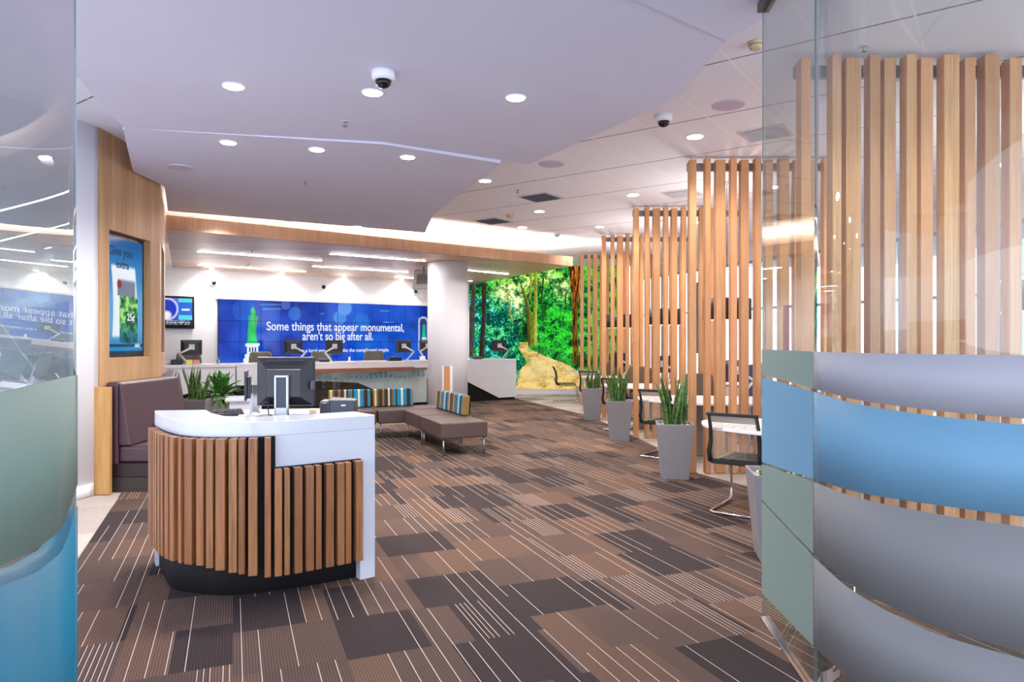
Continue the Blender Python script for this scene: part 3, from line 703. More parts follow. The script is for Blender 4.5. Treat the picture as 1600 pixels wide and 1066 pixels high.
# things on the reception desk
WT = 0.981
def big_monitor():
    e = empty('computer_monitor', (X(446, 4.66), 4.66, WT + 0.012), R(2)); tag(e, 'black monitor on a silver column stand, back turned to the room, on reception desk', 'monitor')
    mb = MB(); w, h = 0.192, 0.165; z = 0.235
    def ring(y, a, b, dz=0): return [(-a, y, z - b + dz), (a, y, z - b + dz), (a, y, z + b + dz), (-a, y, z + b + dz)]
    rs = [ring(.03, w, h), ring(.012, w, h), ring(.0, w - .004, h - .004), ring(-.045, .118, .095, -.012), ring(-.052, .112, .09, -.012)]
    vs = [p for r in rs for p in r]; fs_ = [(3, 2, 1, 0), (16, 17, 18, 19)]
    for i in range(4):
        for k in range(4): a = i * 4 + k; b = i * 4 + (k + 1) % 4; fs_.append((a, b, b + 4, a + 4))
    mb.add(vs, fs_); mb.build('housing', 'dark', e, bevel=0.003)
    v = MB()
    for k in range(16): v.box((-0.158, -0.0165, z + .11 - k * .0135), (0.028, 0.012, 0.003), 0, 0, 0)
    v.build('air_vent', 'dark2', e); v = MB()
    for k in range(26): v.box((-0.12 + k * .0098, -0.012, z + .14), (0.005, 0.02, 0.006))
    for k in range(30): v.box((-0.125 + k * .0086, -0.017, z + .128), (0.004, 0.02, 0.004))
    v.build('air_vent', 'dark2', e)
    s = MB(); s.box((-.004 - .039, -.072, .135), (.012, .03, .285)).box((-.004 + .039, -.072, .135), (.012, .03, .285)).box((-.004, -.072, .272), (.09, .03, .012)).box((-.004, -.072, .03), (.09, .03, .07)); s.build('stand', 'silver', e, bevel=0.002)
    MB().box((-.004, -.068, .165), (.066, .02, .205)).build('stand_insert', 'navy', e)
    MB().box((0, -.02, .006 - 0.012 + 0.006), (.36, .2, .014)).build('stand_base', 'dark', e, bevel=0.004)
    MB().box((-.125, -.012, .105), (.045, .012, .02)).build('white_sticker', 'paper', e)
    MB().box((.186, -.022, .21), (.02, .04, .055)).build('side_bracket', 'dark2', e, bevel=0.003)
    MB().box((0, .0312, z), (.35, .002, .3)).build('screen', 'navy', e)
    MB().tube([(-.095, -.03, .11), (-.088, -.09, .07), (-.08, -.10, .02), (-.075, -.06, .012)], .004).build('cable', 'dark', e)
    return e
big_monitor()
e = empty('computer_monitor', (X(385, 4.80), 4.80, WT + .001), R(109)); tag(e, 'slim black monitor seen edge-on beside the keyboard on reception desk', 'monitor')
MB().box((0, 0, .215), (.33, .016, .2), 0).build('housing', 'dark', e, bevel=0.004); MB().box((0, -.018, .2), (.22, .024, .15)).build('rear_cover', 'navy', e, bevel=0.006)
MB().box((0, -.03, .08), (.05, .014, .14)).build('stand', 'silver', e); MB().box((0, -.01, .006), (.2, .12, .012)).build('stand_base', 'silver', e, bevel=0.003)
e = empty('metal_post', (X(400, 5.02), 5.02, WT), R(10)); tag(e, 'upright brushed metal post left of the large monitor on reception desk', 'post')
MB().box((0, 0, .1), (.045, .03, .2)).build('upright', 'steel', e, bevel=0.003)
MB().box((0, 0, .004), (.06, .05, .008)).build('base', 'steel', e)
kb = empty('keyboard', (X(356, 4.80), 4.80, WT + .006), R(28)); tag(kb, 'black computer keyboard angled at the left of reception desk', 'keyboard')
kc = MB().box((0, 0, .012), (.20, .13, .022), 0, R(5)).build('case', 'dark', kb, bevel=0.004)
kk = MB()
for r_ in range(5):
    for q in range(11): kk.box((-.085 + q * .017, -.045 + r_ * .021, .026 + r_ * .002), (.013, .016, .008))
kk.build('keys', 'dark2', kc)
ms = MB().lathe([(.004, .03), (.02, .026), (.03, .012), (.032, 0)][::-1], 16, (0, 0, 0)).build('mouse', 'dark'); ms.location = (X(334, 4.80), 4.80, WT); tag(ms, 'black computer mouse left of the keyboard on reception desk', 'mouse')
sc_ = empty('cheque_scanner', (X(530, 4.83), 4.83, WT), R(8)); tag(sc_, 'dark grey desktop cheque scanner at the right end of reception desk', 'scanner')
MB().prism([(-.06, -.07), (.115, -.07), (.12, .08), (-.06, .08)], 0, [.115, .11, .11, .125]).build('housing', 'dark2', sc_, bevel=0.012)
MB().box((-.09, 0, .055), (.07, .15, .11)).build('feed_side', 'dark2', sc_, bevel=0.02); MB().box((-.095, -.078, .055), (.045, .01, .08)).build('paper_slot', 'dark', sc_, bevel=0.004)
MB().box((.035, -.071, .075), (.03, .004, .009)).build('white_label', 'paper', sc_)
o = MB().box((0, 0, .012), (.03, .05, .024)).build('stapler', 'bluep', None, bevel=0.006); o.location = (X(426, 4.6), 4.71, WT); tag(o, 'small blue gadget in front of the monitor foot on reception desk', 'gadget')
o = MB().lathe([(.026, 0), (.028, .02), (.022, .035)], 16).build('tape_roll', 'cream'); o.location = (X(489, 4.95), 4.95, WT); tag(o, 'beige tape roll between monitor and scanner on reception desk', 'tape')

# ------------------------------------------------------------------ banquette booth on the left
bq = empty('banquette', (0, 0, 0)); tag(bq, 'plum leather banquette with a high padded back against the timber wall', 'banquette')
bp = [(-3.925, 6.86), (-4.0, 8.2), (-4.56, 9.66)]
def follow(path, d0, d1): a = offset(path, d0); b = offset(path, d1); return [tuple(p) for p in a] + [tuple(p) for p in b[::-1]]
bp0 = [Vector((-4.04, 6.86)), Vector((-4.075, 8.06)), Vector((-4.85, 9.70))]
MB().prism(follow(bp0, 0.0, 0.13), 0.13, 1.09).build('backrest', 'plum', bq, bevel=0.03, seg=3)
# sloping inner pad
pad = []; A_ = offset(bp0, 0.131); B_ = offset(bp0, 0.16); C_ = offset(bp0, 0.25)
m_ = MB(); vs = []
for i in range(3): vs += [(A_[i].x, A_[i].y, .46), (C_[i].x, C_[i].y, .46), (B_[i].x, B_[i].y, 1.075), (A_[i].x, A_[i].y, 1.08)]
fs_ = [(0, 1, 2, 3), (11, 10, 9, 8)]
for i in range(2):
    for k in range(4): a = i * 4 + k; b = i * 4 + (k + 1) % 4; fs_.append((b, a, a + 4, b + 4))
m_.add(vs, fs_).build('back_pad', 'plum', bq, bevel=0.012)
MB().prism(follow(bp0, 0.131, 0.62), 0.29, 0.455).build('seat', 'plum', bq, bevel=0.03, seg=3)
MB().prism(follow(bp0, 0.02, 0.60), 0.145, 0.285).build('seat_base', 'plumd', bq, bevel=0.008)
MB().prism(follow(bp0, 0.02, 0.57), 0.0, 0.145).build('plinth', 'darkw', bq)

# ------------------------------------------------------------------ sofas
uX = Vector((.922, .387)); vX = Vector((-.387, .922))
S0 = Vector((-0.92, 8.96)); SA = math.atan2(uX.y, uX.x)
def sw(u, v): return S0 + uX * u + vX * v
def sofa_module(name, label, u0, u1, v0, v1, legs, group='modular lounge seating in the middle'):
    c = sw((u0 + u1) / 2, (v0 + v1) / 2); w, l = u1 - u0, v1 - v0
    e = empty(name, (c.x, c.y, 0), SA); tag(e, label, 'bench seat', group)
    MB().box((0, 0, .325), (w - .012, l - .012, .21)).build('seat_cushion', 'brown', e, bevel=0.022, seg=3)
    for sx in (-1, 1):
        for sy in (-1, 1): MB().lathe([(.013, 0), (.013, .222)], 12, (sx * (w / 2 - .05), sy * (l / 2 - .05), 0)).build('leg', 'steel', e)
    return e
sofa_module('lounge_seat', 'brown leather bench seat nearest the camera, with an open front end', 0, .66, 0, 1.04, 4)
sofa_module('lounge_seat', 'brown leather bench seat just behind the nearest one, before the corner', 0, .66, 1.05, 1.99, 4)
sofa_module('lounge_seat', 'brown leather corner seat where the two runs of seating meet', -.40, .66, 2.0, 2.66, 4)
sofa_module('lounge_seat', 'brown leather bench seat at the left end, behind the scanner', -1.45, -.41, 2.0, 2.66, 4)
def back_cushion(label, u, v, rot):
    c = sw(u, v); e = empty('back_cushion', (c.x, c.y, .431), SA + rot); tag(e, label, 'cushion', 'striped back cushions on the lounge seating')
    cu_ = MB().box((0, 0, .148), (.66, .11, .29), 0, R(-4)).build('cushion', 'cush', e, bevel=0.025, seg=3)
    MB().box((0, .062, .148), (.64, .012, .27), 0, R(-4)).build('back_panel', 'black', cu_)
    return e
back_cushion('striped back cushion at the near end of the right-hand seating run', .585, 1.03, R(-90))
back_cushion('striped back cushion next to the corner seat on the right-hand run', .585, 1.70, R(-90))
back_cushion('striped back cushion on the left run, the one nearer the column', -.04, 2.565, 0)
back_cushion('striped back cushion on the left run, directly above the scanner', -.74, 2.565, 0)
o = empty('low_table', (X(384, 9.4), 9.4, 0), R(20)); tag(o, 'low white side table behind the reception desk, right of the leafy plant', 'table')
MB().box((0, 0, .72), (.5, .5, .04)).build('table_top', 'gloss', o, bevel=0.004); MB().box((0, 0, .35), (.4, .36, .70)).build('cabinet', 'gloss', o)

# ------------------------------------------------------------------ plants
def planter_parts(e, top=.2, bot=.145, h=.6, m='planter'):
    mb = MB(); b, t = bot, top
    r = [(-b, -b, 0), (b, -b, 0), (b, b, 0), (-b, b, 0), (-t, -t, h), (t, -t, h), (t, t, h), (-t, t, h), (-t + .02, -t + .02, h), (t - .02, -t + .02, h), (t - .02, t - .02, h), (-t + .02, t - .02, h), (-t + .03, -t + .03, h - .05), (t - .03, -t + .03, h - .05), (t - .03, t - .03, h - .05), (-t + .03, t - .03, h - .05)]
    f = [(3, 2, 1, 0), (12, 13, 14, 15)]
    for i in range(3):
        for k in range(4): a = i * 4 + k; c = i * 4 + (k + 1) % 4; f.append((a, c, c + 4, a + 4))
    mb.add(r, f).build('planter', m, e, bevel=0.004)
    pb = MB(); rr = random.Random(3)
    n = 9
    for i in range(n):
        for j in range(n):
            s = rr.uniform(.014, .022); x = -t + .045 + i * (2 * t - .09) / (n - 1); y = -t + .045 + j * (2 * t - .09) / (n - 1)
            pb.lathe([(s * .6, -s * .5), (s, 0), (s * .6, s * .5)], 6, (x + rr.uniform(-.006, .006), y + rr.uniform(-.006, .006), h - .04))
    o = pb.build('pebbles', 'pebble', e)
    o['kind'] = 'stuff'
def blades(e, n, rad, hmin, hmax, base, seed, lean=.18, wid=.028):
    rr = random.Random(seed); mb = MB()
    for i in range(n):
        a = rr.uniform(0, 2 * math.pi); q = math.sqrt(rr.random()) * rad; x, y = q * math.cos(a), q * math.sin(a)
        h = rr.uniform(hmin, hmax); lx, ly = (rr.uniform(-1, 1) * lean + x * .9) * h, (rr.uniform(-1, 1) * lean + y * .9) * h
        ph = rr.uniform(0, math.pi); tw = rr.uniform(-1.2, 1.2); w = wid * rr.uniform(.75, 1.2); N = 9; vs = []; fs_ = []
        for k in range(N + 1):
            t = k / N; px, py, pz = x + lx * t ** 1.6, y + ly * t ** 1.6, base + h * t
            ww = w * (0.62 + 1.1 * t - 1.72 * t ** 3.2) if t < 1 else 0.001; ww = max(ww, .001); d = ph + tw * t
            cx, cy = math.cos(d), math.sin(d)
            vs += [(px - cx * ww, py - cy * ww, pz), (px - cy * ww * .35, py + cx * ww * .35, pz), (px + cx * ww, py + cy * ww, pz), (px - cy * ww * .2, py + cx * ww * .2, pz)]
        for k in range(N):
            for j in range(4): A1 = k * 4 + j; B1 = k * 4 + (j + 1) % 4; fs_.append((A1, B1, B1 + 4, A1 + 4))
        mb.add(vs, fs_, True)
    return mb.build('leaves', 'leafd', e)
plants = [(1.85, 4.78, 'tapered grey planter partly behind the narrow glass pane', 11, R(-10), .1),
          (1.79, 7.62, 'snake plant in a tapered grey planter beside the mesh-backed chair, largest in the open', 21, R(-10), .52),
          (1.63, 10.48, 'snake plant in a tapered grey planter, middle one of the receding row', 31, R(-10), .5),
          (1.54, 13.25, 'snake plant in a tapered grey planter, farthest of the row near the mural', 41, R(-10), .48),
          (X(307, 10.75), 10.75, 'tall snake plant in a grey planter directly behind the plum banquette', 51, R(6), .52)]
for (x, y, lab, seed, rz, hh) in plants:
    e = empty('potted_snake_plant', (x, y, 0), rz); tag(e, lab, 'potted plant', 'snake plants in tapered planters')
    planter_parts(e)
    blades(e, 22 if hh > .2 else 10, .13, hh * .5, hh * 1.15, .55, seed, .24)
e = empty('potted_leafy_plant', (X(344, 11.25), 11.25, 0), R(40)); tag(e, 'bushy leafy plant in a pale olive planter, right of the snake plant behind the booth', 'potted plant')
planter_parts(e, m='planterg')
mb = MB(); rr = random.Random(5)
for i in range(105):
    a = rr.uniform(0, 2 * math.pi); el = rr.uniform(.0, 1.3); L = rr.uniform(.24, .42); st = rr.uniform(.03, .26)
    w = rr.uniform(.03, .042); N = 6; vs = []; fs_ = []
    d = Vector((math.cos(a) * math.cos(el), math.sin(a) * math.cos(el), math.sin(el))); side = Vector((-math.sin(a), math.cos(a), 0)); base = Vector((0, 0, .58)) + d * st * .8
    for k in range(N + 1):
        t = k / N; p = base + d * (L * t) + Vector((0, 0, -0.16 * t * t * math.cos(el))) ; ww = w * math.sin(math.pi * min(.97, t * .93 + .05)) + .001
        vs += [tuple(p - side * ww), tuple(p - Vector((0, 0, .010))), tuple(p + side * ww)]
    for k in range(N): o_ = k * 3; fs_ += [(o_, o_ + 1, o_ + 4, o_ + 3), (o_ + 1, o_ + 2, o_ + 5, o_ + 4)]
    mb.add(vs, fs_, True)
mb.build('leaves', 'bush', e)

def spot(loc, w, size=150, blend_=.6, col=(1, .95, .88), r=.05, par=None):
    l = bpy.data.lights.new('downlight_or_fill_beam', 'SPOT'); l.energy = w; l.spot_size = R(size); l.spot_blend = blend_; l.color = col; l.shadow_soft_size = r
    o = bpy.data.objects.new('downlight_or_fill_beam', l); C.objects.link(o); o.parent = par; o.location = loc; return o
# ------------------------------------------------------------------ desks on the right
def vis_chair(label, loc, rz):
    e = empty('visitor_chair', loc, rz); tag(e, label, 'chair', 'visitor chairs at the white desks')
    z = .43
    path = [(-.2, -.12, z - .02), (-.2, .22, z - .02), (-.2, .265, z - .04), (-.2, .285, z - .08), (-.2, .29, .10), (-.2, .275, .045), (-.2, .23, .02), (-.2, -.26, .016), (-.185, -.30, .016), (-.15, -.315, .016)]
    full = path + [(-x, y, zz) for (x, y, zz) in path[::-1]]
    MB().tube(full, .0125, 10).build('cantilever_frame', 'chrome', e)
    MB().prism([(-.21, -.2), (.21, -.2), (.23, .05), (.215, .24), (-.215, .24), (-.23, .05)], z - .005, z + .035).build('seat', 'seatst', e, bevel=0.015, seg=2)
    for sx in (-1, 1):
        MB().tube([(sx * .205, -.16, z), (sx * .22, -.22, z + .02), (sx * .222, -.245, z + .10), (sx * .212, -.23, z + .2), (sx * .208, -.25, z + .32), (sx * .205, -.30, z + .43)], [.018, .022, .022, .018, .016, .014], 8).build('back_upright', 'mesh', e)
    MB().box((0, -.305, z + .435), (.45, .02, .028)).build('top_bar', 'mesh', e, bevel=0.006)
    MB().box((0, -.215, z + .012), (.42, .03, .04)).build('lower_bar', 'mesh', e, bevel=0.006)
    w = MB()
    for k in range(24):
        t = k / 23; zz = z + .05 + t * .30; yy = float(np.interp(zz - z, [.02, .1, .2, .32, .43], [-.22, -.245, -.23, -.25, -.30]))
        w.tube([(-.205, yy, zz), (0, yy - .012, zz), (.205, yy, zz)], .0022, 4)
    for k in (-.1, 0, .1): w.tube([(k, -.24, z + .05), (k, -.262, z + .1), (k, -.245, z + .2), (k, -.262, z + .35)], .002, 4)
    w.build('wire_back', 'wires', e)
    MB().add([(-.2, -.264, z + .36), (.2, -.264, z + .36), (.2, -.298, z + .42), (-.2, -.298, z + .42), (-.2, -.260, z + .36), (.2, -.260, z + .36), (.2, -.294, z + .42), (-.2, -.294, z + .42)],
             [(0, 1, 2, 3), (7, 6, 5, 4), (0, 4, 5, 1), (3, 2, 6, 7)]).build('head_band', 'wires', e)
    return e
def task_chair(label, loc, rz, m='chairgrey', group='staff chairs behind the desks'):
    e = empty('office_chair', loc, rz); tag(e, label, 'chair', group)
    b = MB()
    for k in range(5):
        a = 2 * math.pi * k / 5 + .3; b.tube([(0, 0, .10), (.16 * math.cos(a), .16 * math.sin(a), .085), (.29 * math.cos(a), .29 * math.sin(a), .06)], [.024, .018, .014], 8)
    b.build('star_base', 'chrome', e)
    for k in range(5):
        a = 2 * math.pi * k / 5 + .3; MB().lathe([(.012, 0), (.028, .01), (.028, .04), (.012, .05)], 12, (.29 * math.cos(a), .29 * math.sin(a), 0)).build('caster', 'dark', e)
    MB().lathe([(.025, .08), (.025, .42)], 12).build('gas_lift', 'dark', e)
    MB().prism([(-.22, -.22), (.22, -.22), (.25, 0), (.23, .24), (-.23, .24), (-.25, 0)], .43, .49).build('seat', 'dark', e, bevel=0.02)
    vs = []; N = 8; pr = [(-.20, .56), (-.23, .66), (-.235, .80), (-.22, .93), (-.17, 1.0), (-.06, 1.03)]
    prof_ = [(.17, .52), (.215, .62), (.23, .76), (.215, .90), (.20, .985), (.165, 1.015)]
    f_ = MB(); v2 = []
    for (w, zz) in prof_:
        yb = -.24 - .10 * (zz - .52)
        for k in range(7):
            t = k / 6 * 2 - 1; v2.append((w * t, yb + .05 * t * t, zz))
    for (w, zz) in prof_:
        yb = -.265 - .10 * (zz - .52)
        for k in range(7):
            t = k / 6 * 2 - 1; v2.append((w * t, yb + .05 * t * t, zz))
    ff = []; n = len(prof_)
    for i in range(n - 1):
        for k in range(6):
            a = i * 7 + k; ff.append((a, a + 7, a + 8, a + 1)); a += n * 7; ff.append((a, a + 1, a + 8, a + 7))
        a = i * 7; ff.append((a, a + n * 7, a + 7 + n * 7, a + 7)); a = i * 7 + 6; ff.append((a, a + 7, a + 7 + n * 7, a + n * 7))
    for k in range(6): a = k; ff.append((a, a + 1, a + 1 + n * 7, a + n * 7)); a = (n - 1) * 7 + k; ff.append((a, a + n * 7, a + 1 + n * 7, a + 1))
    f_.add(v2, ff, True).build('backrest', m, e)
    MB().tube([(0, -.05, .42), (0, -.27, .44), (0, -.29, .60)], .018, 8).build('back_support', 'dark', e)
    for sx in (-1, 1):
        MB().tube([(sx * .22, -.08, .44), (sx * .28, -.08, .46), (sx * .29, -.06, .64)], .014, 8).build('arm_post', 'dark', e)
        MB().box((sx * .29, 0, .655), (.06, .24, .025)).build('armrest', 'dark', e, bevel=0.008)
    return e
def arm_monitor(label, x, y, zt, rz, side=1, rise=.0, group='monitors on white arms along the counter'):
    e = empty('monitor_on_arm', (x, y, zt), rz); tag(e, label, 'monitor', group)   # local -Y is the back, seen from the room
    z = .33 + rise
    b = MB(); rs = [(.008, .195, .15), (-.012, .195, .15), (-.04, .13, .09)]
    vs = [p for (yy, a, c) in rs for p in ((-a, yy, z - c), (a, yy, z - c), (a, yy, z + c), (-a, yy, z + c))]; fs_ = [(3, 2, 1, 0), (8, 9, 10, 11)]
    for i in range(2):
        for k in range(4): a = i * 4 + k; c = i * 4 + (k + 1) % 4; fs_.append((a, c, c + 4, a + 4))
    b.add(vs, fs_).build('housing', 'dark', e, bevel=0.003)
    MB().box((0, .0095, z), (.36, .003, .27)).build('screen', 'navy', e)
    MB().box((0, -.055, z + .01), (.11, .03, .11)).build('mount_plate', 'silver', e, bevel=0.006)
    MB().tube([(0, -.075, z), (side * .19, -.12, z - .10), (side * .235, -.12, z - .12)], [.024, .018, .02], 10).build('arm', 'silver', e)
    MB().tube([(side * .235, -.12, z - .12), (side * .10, -.07, .05), (side * .08, -.06, .012)], [.022, .02, .026], 10).build('arm', 'silver', e)
    MB().lathe([(.045, 0), (.045, .012), (.03, .02)], 16, (side * .08, -.06, 0)).build('base', 'silver', e)
    return e
def table(label, x, y):
    e = empty('meeting_desk', (x, y, 0)); tag(e, label, 'desk', 'white rounded meeting desks')
    o = catmull([(0.03, -.02), (0.10, .20), (.32, .34), (.75, .33), (1.35, .20), (1.75, .05), (1.85, -.55), (1.45, -.95), (1.0, -1.02), (.55, -.88), (.22, -.58), (.04, -.28), (0.03, -.02)], 5)[:-1]
    o = [(p[0], p[1]) for p in o]
    MB().prism(o, .715, .742).build('desk_top', 'tabletop', e, bevel=0.005)
    MB().box((.85, -.25, .3575), (.62, .10, .715), R(-25)).build('pedestal', 'slab', e, bevel=0.004)
    MB().lathe([(.02, 0), (.02, .715)], 12, (1.35, -.55, 0)).build('leg', 'chrome', e)
    return e
tabs = [(1.73, 6.42, 'nearest white rounded desk, behind the mesh-backed visitor chair'), (1.66, 9.32, 'second white rounded desk, right of the largest planter in the open'),
        (1.53, 12.05, 'third white rounded desk, beyond the middle planter'), (1.42, 14.85, 'fourth white rounded desk, beyond the farthest planter'),
        (1.31, 17.6, 'farthest white rounded desk, in front of the forest mural')]
for x, y, l in tabs: table(l, x, y)
vis_chair('mesh-backed cantilever chair with a striped seat at the nearest desk', (2.06, 6.2 - .04, 0), R(-36))
vis_chair('mesh-backed cantilever chair partly hidden by the largest planter in the open', (1.99, 9.06, 0), R(-36))
vis_chair('mesh-backed cantilever chair at the third desk, behind the middle planter', (1.86, 11.79, 0), R(-36))
vis_chair('mesh-backed cantilever chair at the fourth desk, behind the slats', (1.75, 14.59, 0), R(-36))
vis_chair('black-framed chair seen side-on in front of the forest mural', (1.32, 17.0, 0), R(-90))
tc = [(2.72, 10.15, 'brown mesh office chair at the second desk behind the slats', R(160)), (2.35, 12.9, 'brown mesh office chair at the third desk behind the slats', R(160)),
      (2.3, 15.7, 'brown mesh office chair at the fourth desk behind the slats', R(160)), (3.0, 7.25, 'brown mesh office chair at the nearest desk behind the slats', R(165))]
for x, y, l, rz in tc: task_chair(l, (x, y, 0), rz, 'chairbrown', 'brown office chairs at the meeting desks')
for x, y, l in [(3.02, 6.3, 'dark monitor on an arm on the nearest rounded desk'), (3.0, 9.35, 'dark monitor on an arm on the second rounded desk'), (2.62, 12.1, 'dark monitor on an arm on the third rounded desk'),
                (2.3, 14.9, 'dark monitor on an arm on the fourth rounded desk')]:
    arm_monitor(l, x, y, .742, R(20), 1, 0.02, 'monitors on the meeting desks')
# pendants
for x, y, l in [(4.9, 6.4, 'dark drum pendant at the right edge, glowing underneath'), (2.83, 9.1, 'dark drum pendant over the second rounded desk'), (2.62, 12.0, 'dark drum pendant over the third rounded desk'),
                (2.3, 14.6, 'dark drum pendant over the fourth rounded desk')]:
    e = empty('pendant_lamp', (x, y, CEIL)); tag(e, l, 'pendant lamp', 'drum pendants over the meeting desks')
    zb_ = 1.78 - CEIL
    MB().lathe([(.30, 0), (.31, 0), (.31, .27), (.30, .27), (.30, .275), (.02, .275)], 32, (0, 0, zb_)).build('shade', 'shade', e)
    MB().lathe([(.295, -.006), (.295, -.001)], 32, (0, 0, zb_)).build('diffuser', 'shadei', e)
    ceiling_fill = spot((0, 0, zb_ + .30), 60, 165, 1.0, (1, .96, .92), .12, e); ceiling_fill.rotation_euler = (math.pi, 0, 0)  # added upward spot above the shade, only to brighten the ceiling tiles
    MB().tube([(0, 0, zb_ + .27), (0, 0, -.03)], .004, 6).build('cord', 'dark', e); MB().lathe([(.05, -.03), (.05, 0)], 16).build('ceiling_rose', 'ventw', e)
# side cabinet and blue posters by the windows
sd = empty('side_desk', (4.75, 6.9, 0), R(-15)); tag(sd, 'white side desk with dark front beyond the nearest slat screen', 'desk')
MB().box((0, 0, .727), (1.9, .7, .03)).build('desk_top', 'tabletop', sd, bevel=0.004); MB().box((0, 0, .355), (1.7, .5, .71)).build('cabinet', 'black', sd)
o = MB().box((0, 0, .004), (.3, .2, .008)).build('paper_stack', 'paper'); o.location = (4.65, 6.65, .742); tag(o, 'stack of white papers on the side desk at the right', 'papers')
pn = MB().box((0, 0, .006), (.012, .14, .012), R(70)).build('pen', 'red'); pn.location = (4.35, 6.7, .742); tag(pn, 'red pen lying beside the papers on the side desk', 'pen')
for k, (s, l, m) in enumerate([(3.1, 'blue vertical banner hanging at the window farther from the camera', 'bluew'), (11.2, 'blue vertical banner hanging at the window nearer the camera', 'bluew')]):
    p = w0 + wdv * s - wnv * 0.12; o = MB().box((0, 0, -.85), (.9, .012, 1.7)).build('banner', m); o.location = (p.x, p.y, 2.9 if k == 0 else 3.0); o.rotation_euler = (0, 0, math.atan2(wdv.y, wdv.x)); tag(o, l, 'banner', 'blue banners at the window')
sc = empty('blue_divider', (3.75, 10.6, 0), R(60)); tag(sc, 'dark blue fabric divider behind the second slat screen', 'divider')
MB().box((0, 0, .6), (1.5, .05, 1.1)).build('fabric_panel', 'navyc', sc, bevel=0.006)
for s_ in (-.7, .7): MB().box((s_, 0, .025), (.06, .4, .05)).build('foot', 'alu', sc)

# ------------------------------------------------------------------ teller counter
T0 = Vector((0.116, 17.85)); Td = Vector((-.819, -.574)).normalized(); Tn = Vector((-Td.y, Td.x))
Tn = Tn if Tn.y < 0 else -Tn                      # towards the room
def tp(t, n=0.0): return T0 + Td * t + Tn * n
def tquad(mb, t0, t1, n0, n1, z0, z1): mb.prism([tuple(tp(t0, n0)), tuple(tp(t1, n0)), tuple(tp(t1, n1)), tuple(tp(t0, n1))], z0, z1)
def fpoly(pts, n0, n1, name, m, parent):          # vertical polygon (t, z) extruded along n
    mb = MB(); k = len(pts)
    vs = [(*tp(t, n0), z) for t, z in pts] + [(*tp(t, n1), z) for t, z in pts]
    f = [tuple(range(k)), tuple(range(k, 2 * k))[::-1]] + [(i, k + i, k + (i + 1) % k, (i + 1) % k) for i in range(k)]
    return mb.add(vs, f).build(name, m, parent)
tc_ = empty('teller_counter', (0, 0, 0)); tag(tc_, 'long white teller counter with black angular recesses below the video wall', 'counter')
mb = MB(); tquad(mb, 0, 6.9, -.75, .0, .98, 1.04); mb.build('counter_top', 'gloss', tc_, bevel=0.004)
mb = MB(); tquad(mb, 0.03, 6.9, -.66, -.04, 0, .98); mb.build('body', 'black', tc_)
fpoly([(0, .06), (.54, .06), (1.46, .49), (1.5, .62), (2.6, .62), (2.6, .06), (3.3, .06), (4.03, .445), (4.32, .57), (5.2, .64), (6.9, .60), (6.9, .98), (0, .98)], -.039, -.005, 'front_panel', 'gloss', tc_)
mb = MB(); tquad(mb, 0.0, 0.03, -.72, -.04, .06, .98); mb.build('end_panel', 'gloss', tc_)
c2 = empty('teller_counter', (0, 0, 0)); tag(c2, 'left section of white teller counter, behind the snake plant', 'counter')
mb = MB(); tquad(mb, 6.92, 9.6, -.80, .02, .98, 1.04); mb.build('counter_top', 'gloss', c2, bevel=0.004)
mb = MB(); tquad(mb, 6.93, 9.55, -.70, -.04, 0, .98); mb.build('body', 'black', c2)
fpoly([(6.92, .60), (8.3, .40), (9.6, .40), (9.6, .98), (6.92, .98)], -.039, -.005, 'front_panel', 'gloss', c2)
# glass front with leaves and bag rail
gl = empty('glass_counter_front', (0, 0, 0)); tag(gl, 'pale mint glass counter front with a row of blue leaf shapes', 'counter front')
for (a, b) in ((2.62, 3.3), (3.32, 4.0), (4.02, 4.9), (4.92, 5.75)):
    mb = MB(); tquad(mb, a, b, .10, .115, .05 if a < 4 else .45, .84); 
for (a, b, z0) in ((2.62, 3.32, .05), (3.33, 4.10, .05), (4.11, 4.95, .05), (4.96, 5.9, .05)):
    mb = MB(); tquad(mb, a, b, .09, .105, z0, .845); mb.build('glass_pane', 'mint', gl)
lf = MB(); rr = random.Random(2)
for i in range(26):
    t = 2.75 + i * .118; z = .70 + .015 * math.sin(i)
    for (dt, dz) in ([(0, 0)] + ([(.02, .075)] if i in (0, 1, 2, 8, 9, 10, 11, 22, 23, 24) else [])):
        c = tp(t + dt, .107); vs = []
        for k in range(10):
            a = 2 * math.pi * k / 10; lx = .046 * math.cos(a); lz = .03 * math.sin(a) * (1 - .4 * math.cos(a)); q = lx * .7 - lz * .7; zz = lx * .7 + lz * .7
            p = tp(t + dt - q, .107); vs.append((p.x, p.y, z + dz + zz))
        vs += [(v[0] + Tn.x * .003, v[1] + Tn.y * .003, v[2]) for v in vs]
        MB().add(vs, [tuple(range(10)), tuple(range(10, 20))[::-1]] + [(k, 10 + k, 10 + (k + 1) % 10, (k + 1) % 10) for k in range(10)]).build('leaf_decal', 'leafdecal', gl)
mb = MB(); tquad(mb, 2.62, 5.95, .0, .14, .85, .875); mb.build('thin_rail', 'fascia', gl)
mb = MB(); tquad(mb, 3.05, 5.95, .141, .24, .825, .905); mb.build('bag_rail', 'rail', gl)
# pedestal post by column
e = empty('pedestal_post', (X(699, 13.2), 13.2, 0), R(-5)); tag(e, 'slim white post with a timber face standing before the column', 'post')
MB().box((0, .02, .51), (.19, .12, 1.02)).build('body', 'gloss', e, bevel=0.003); MB().box((0, -.045, .53), (.12, .012, .98)).build('timber_face', 'slat', e)

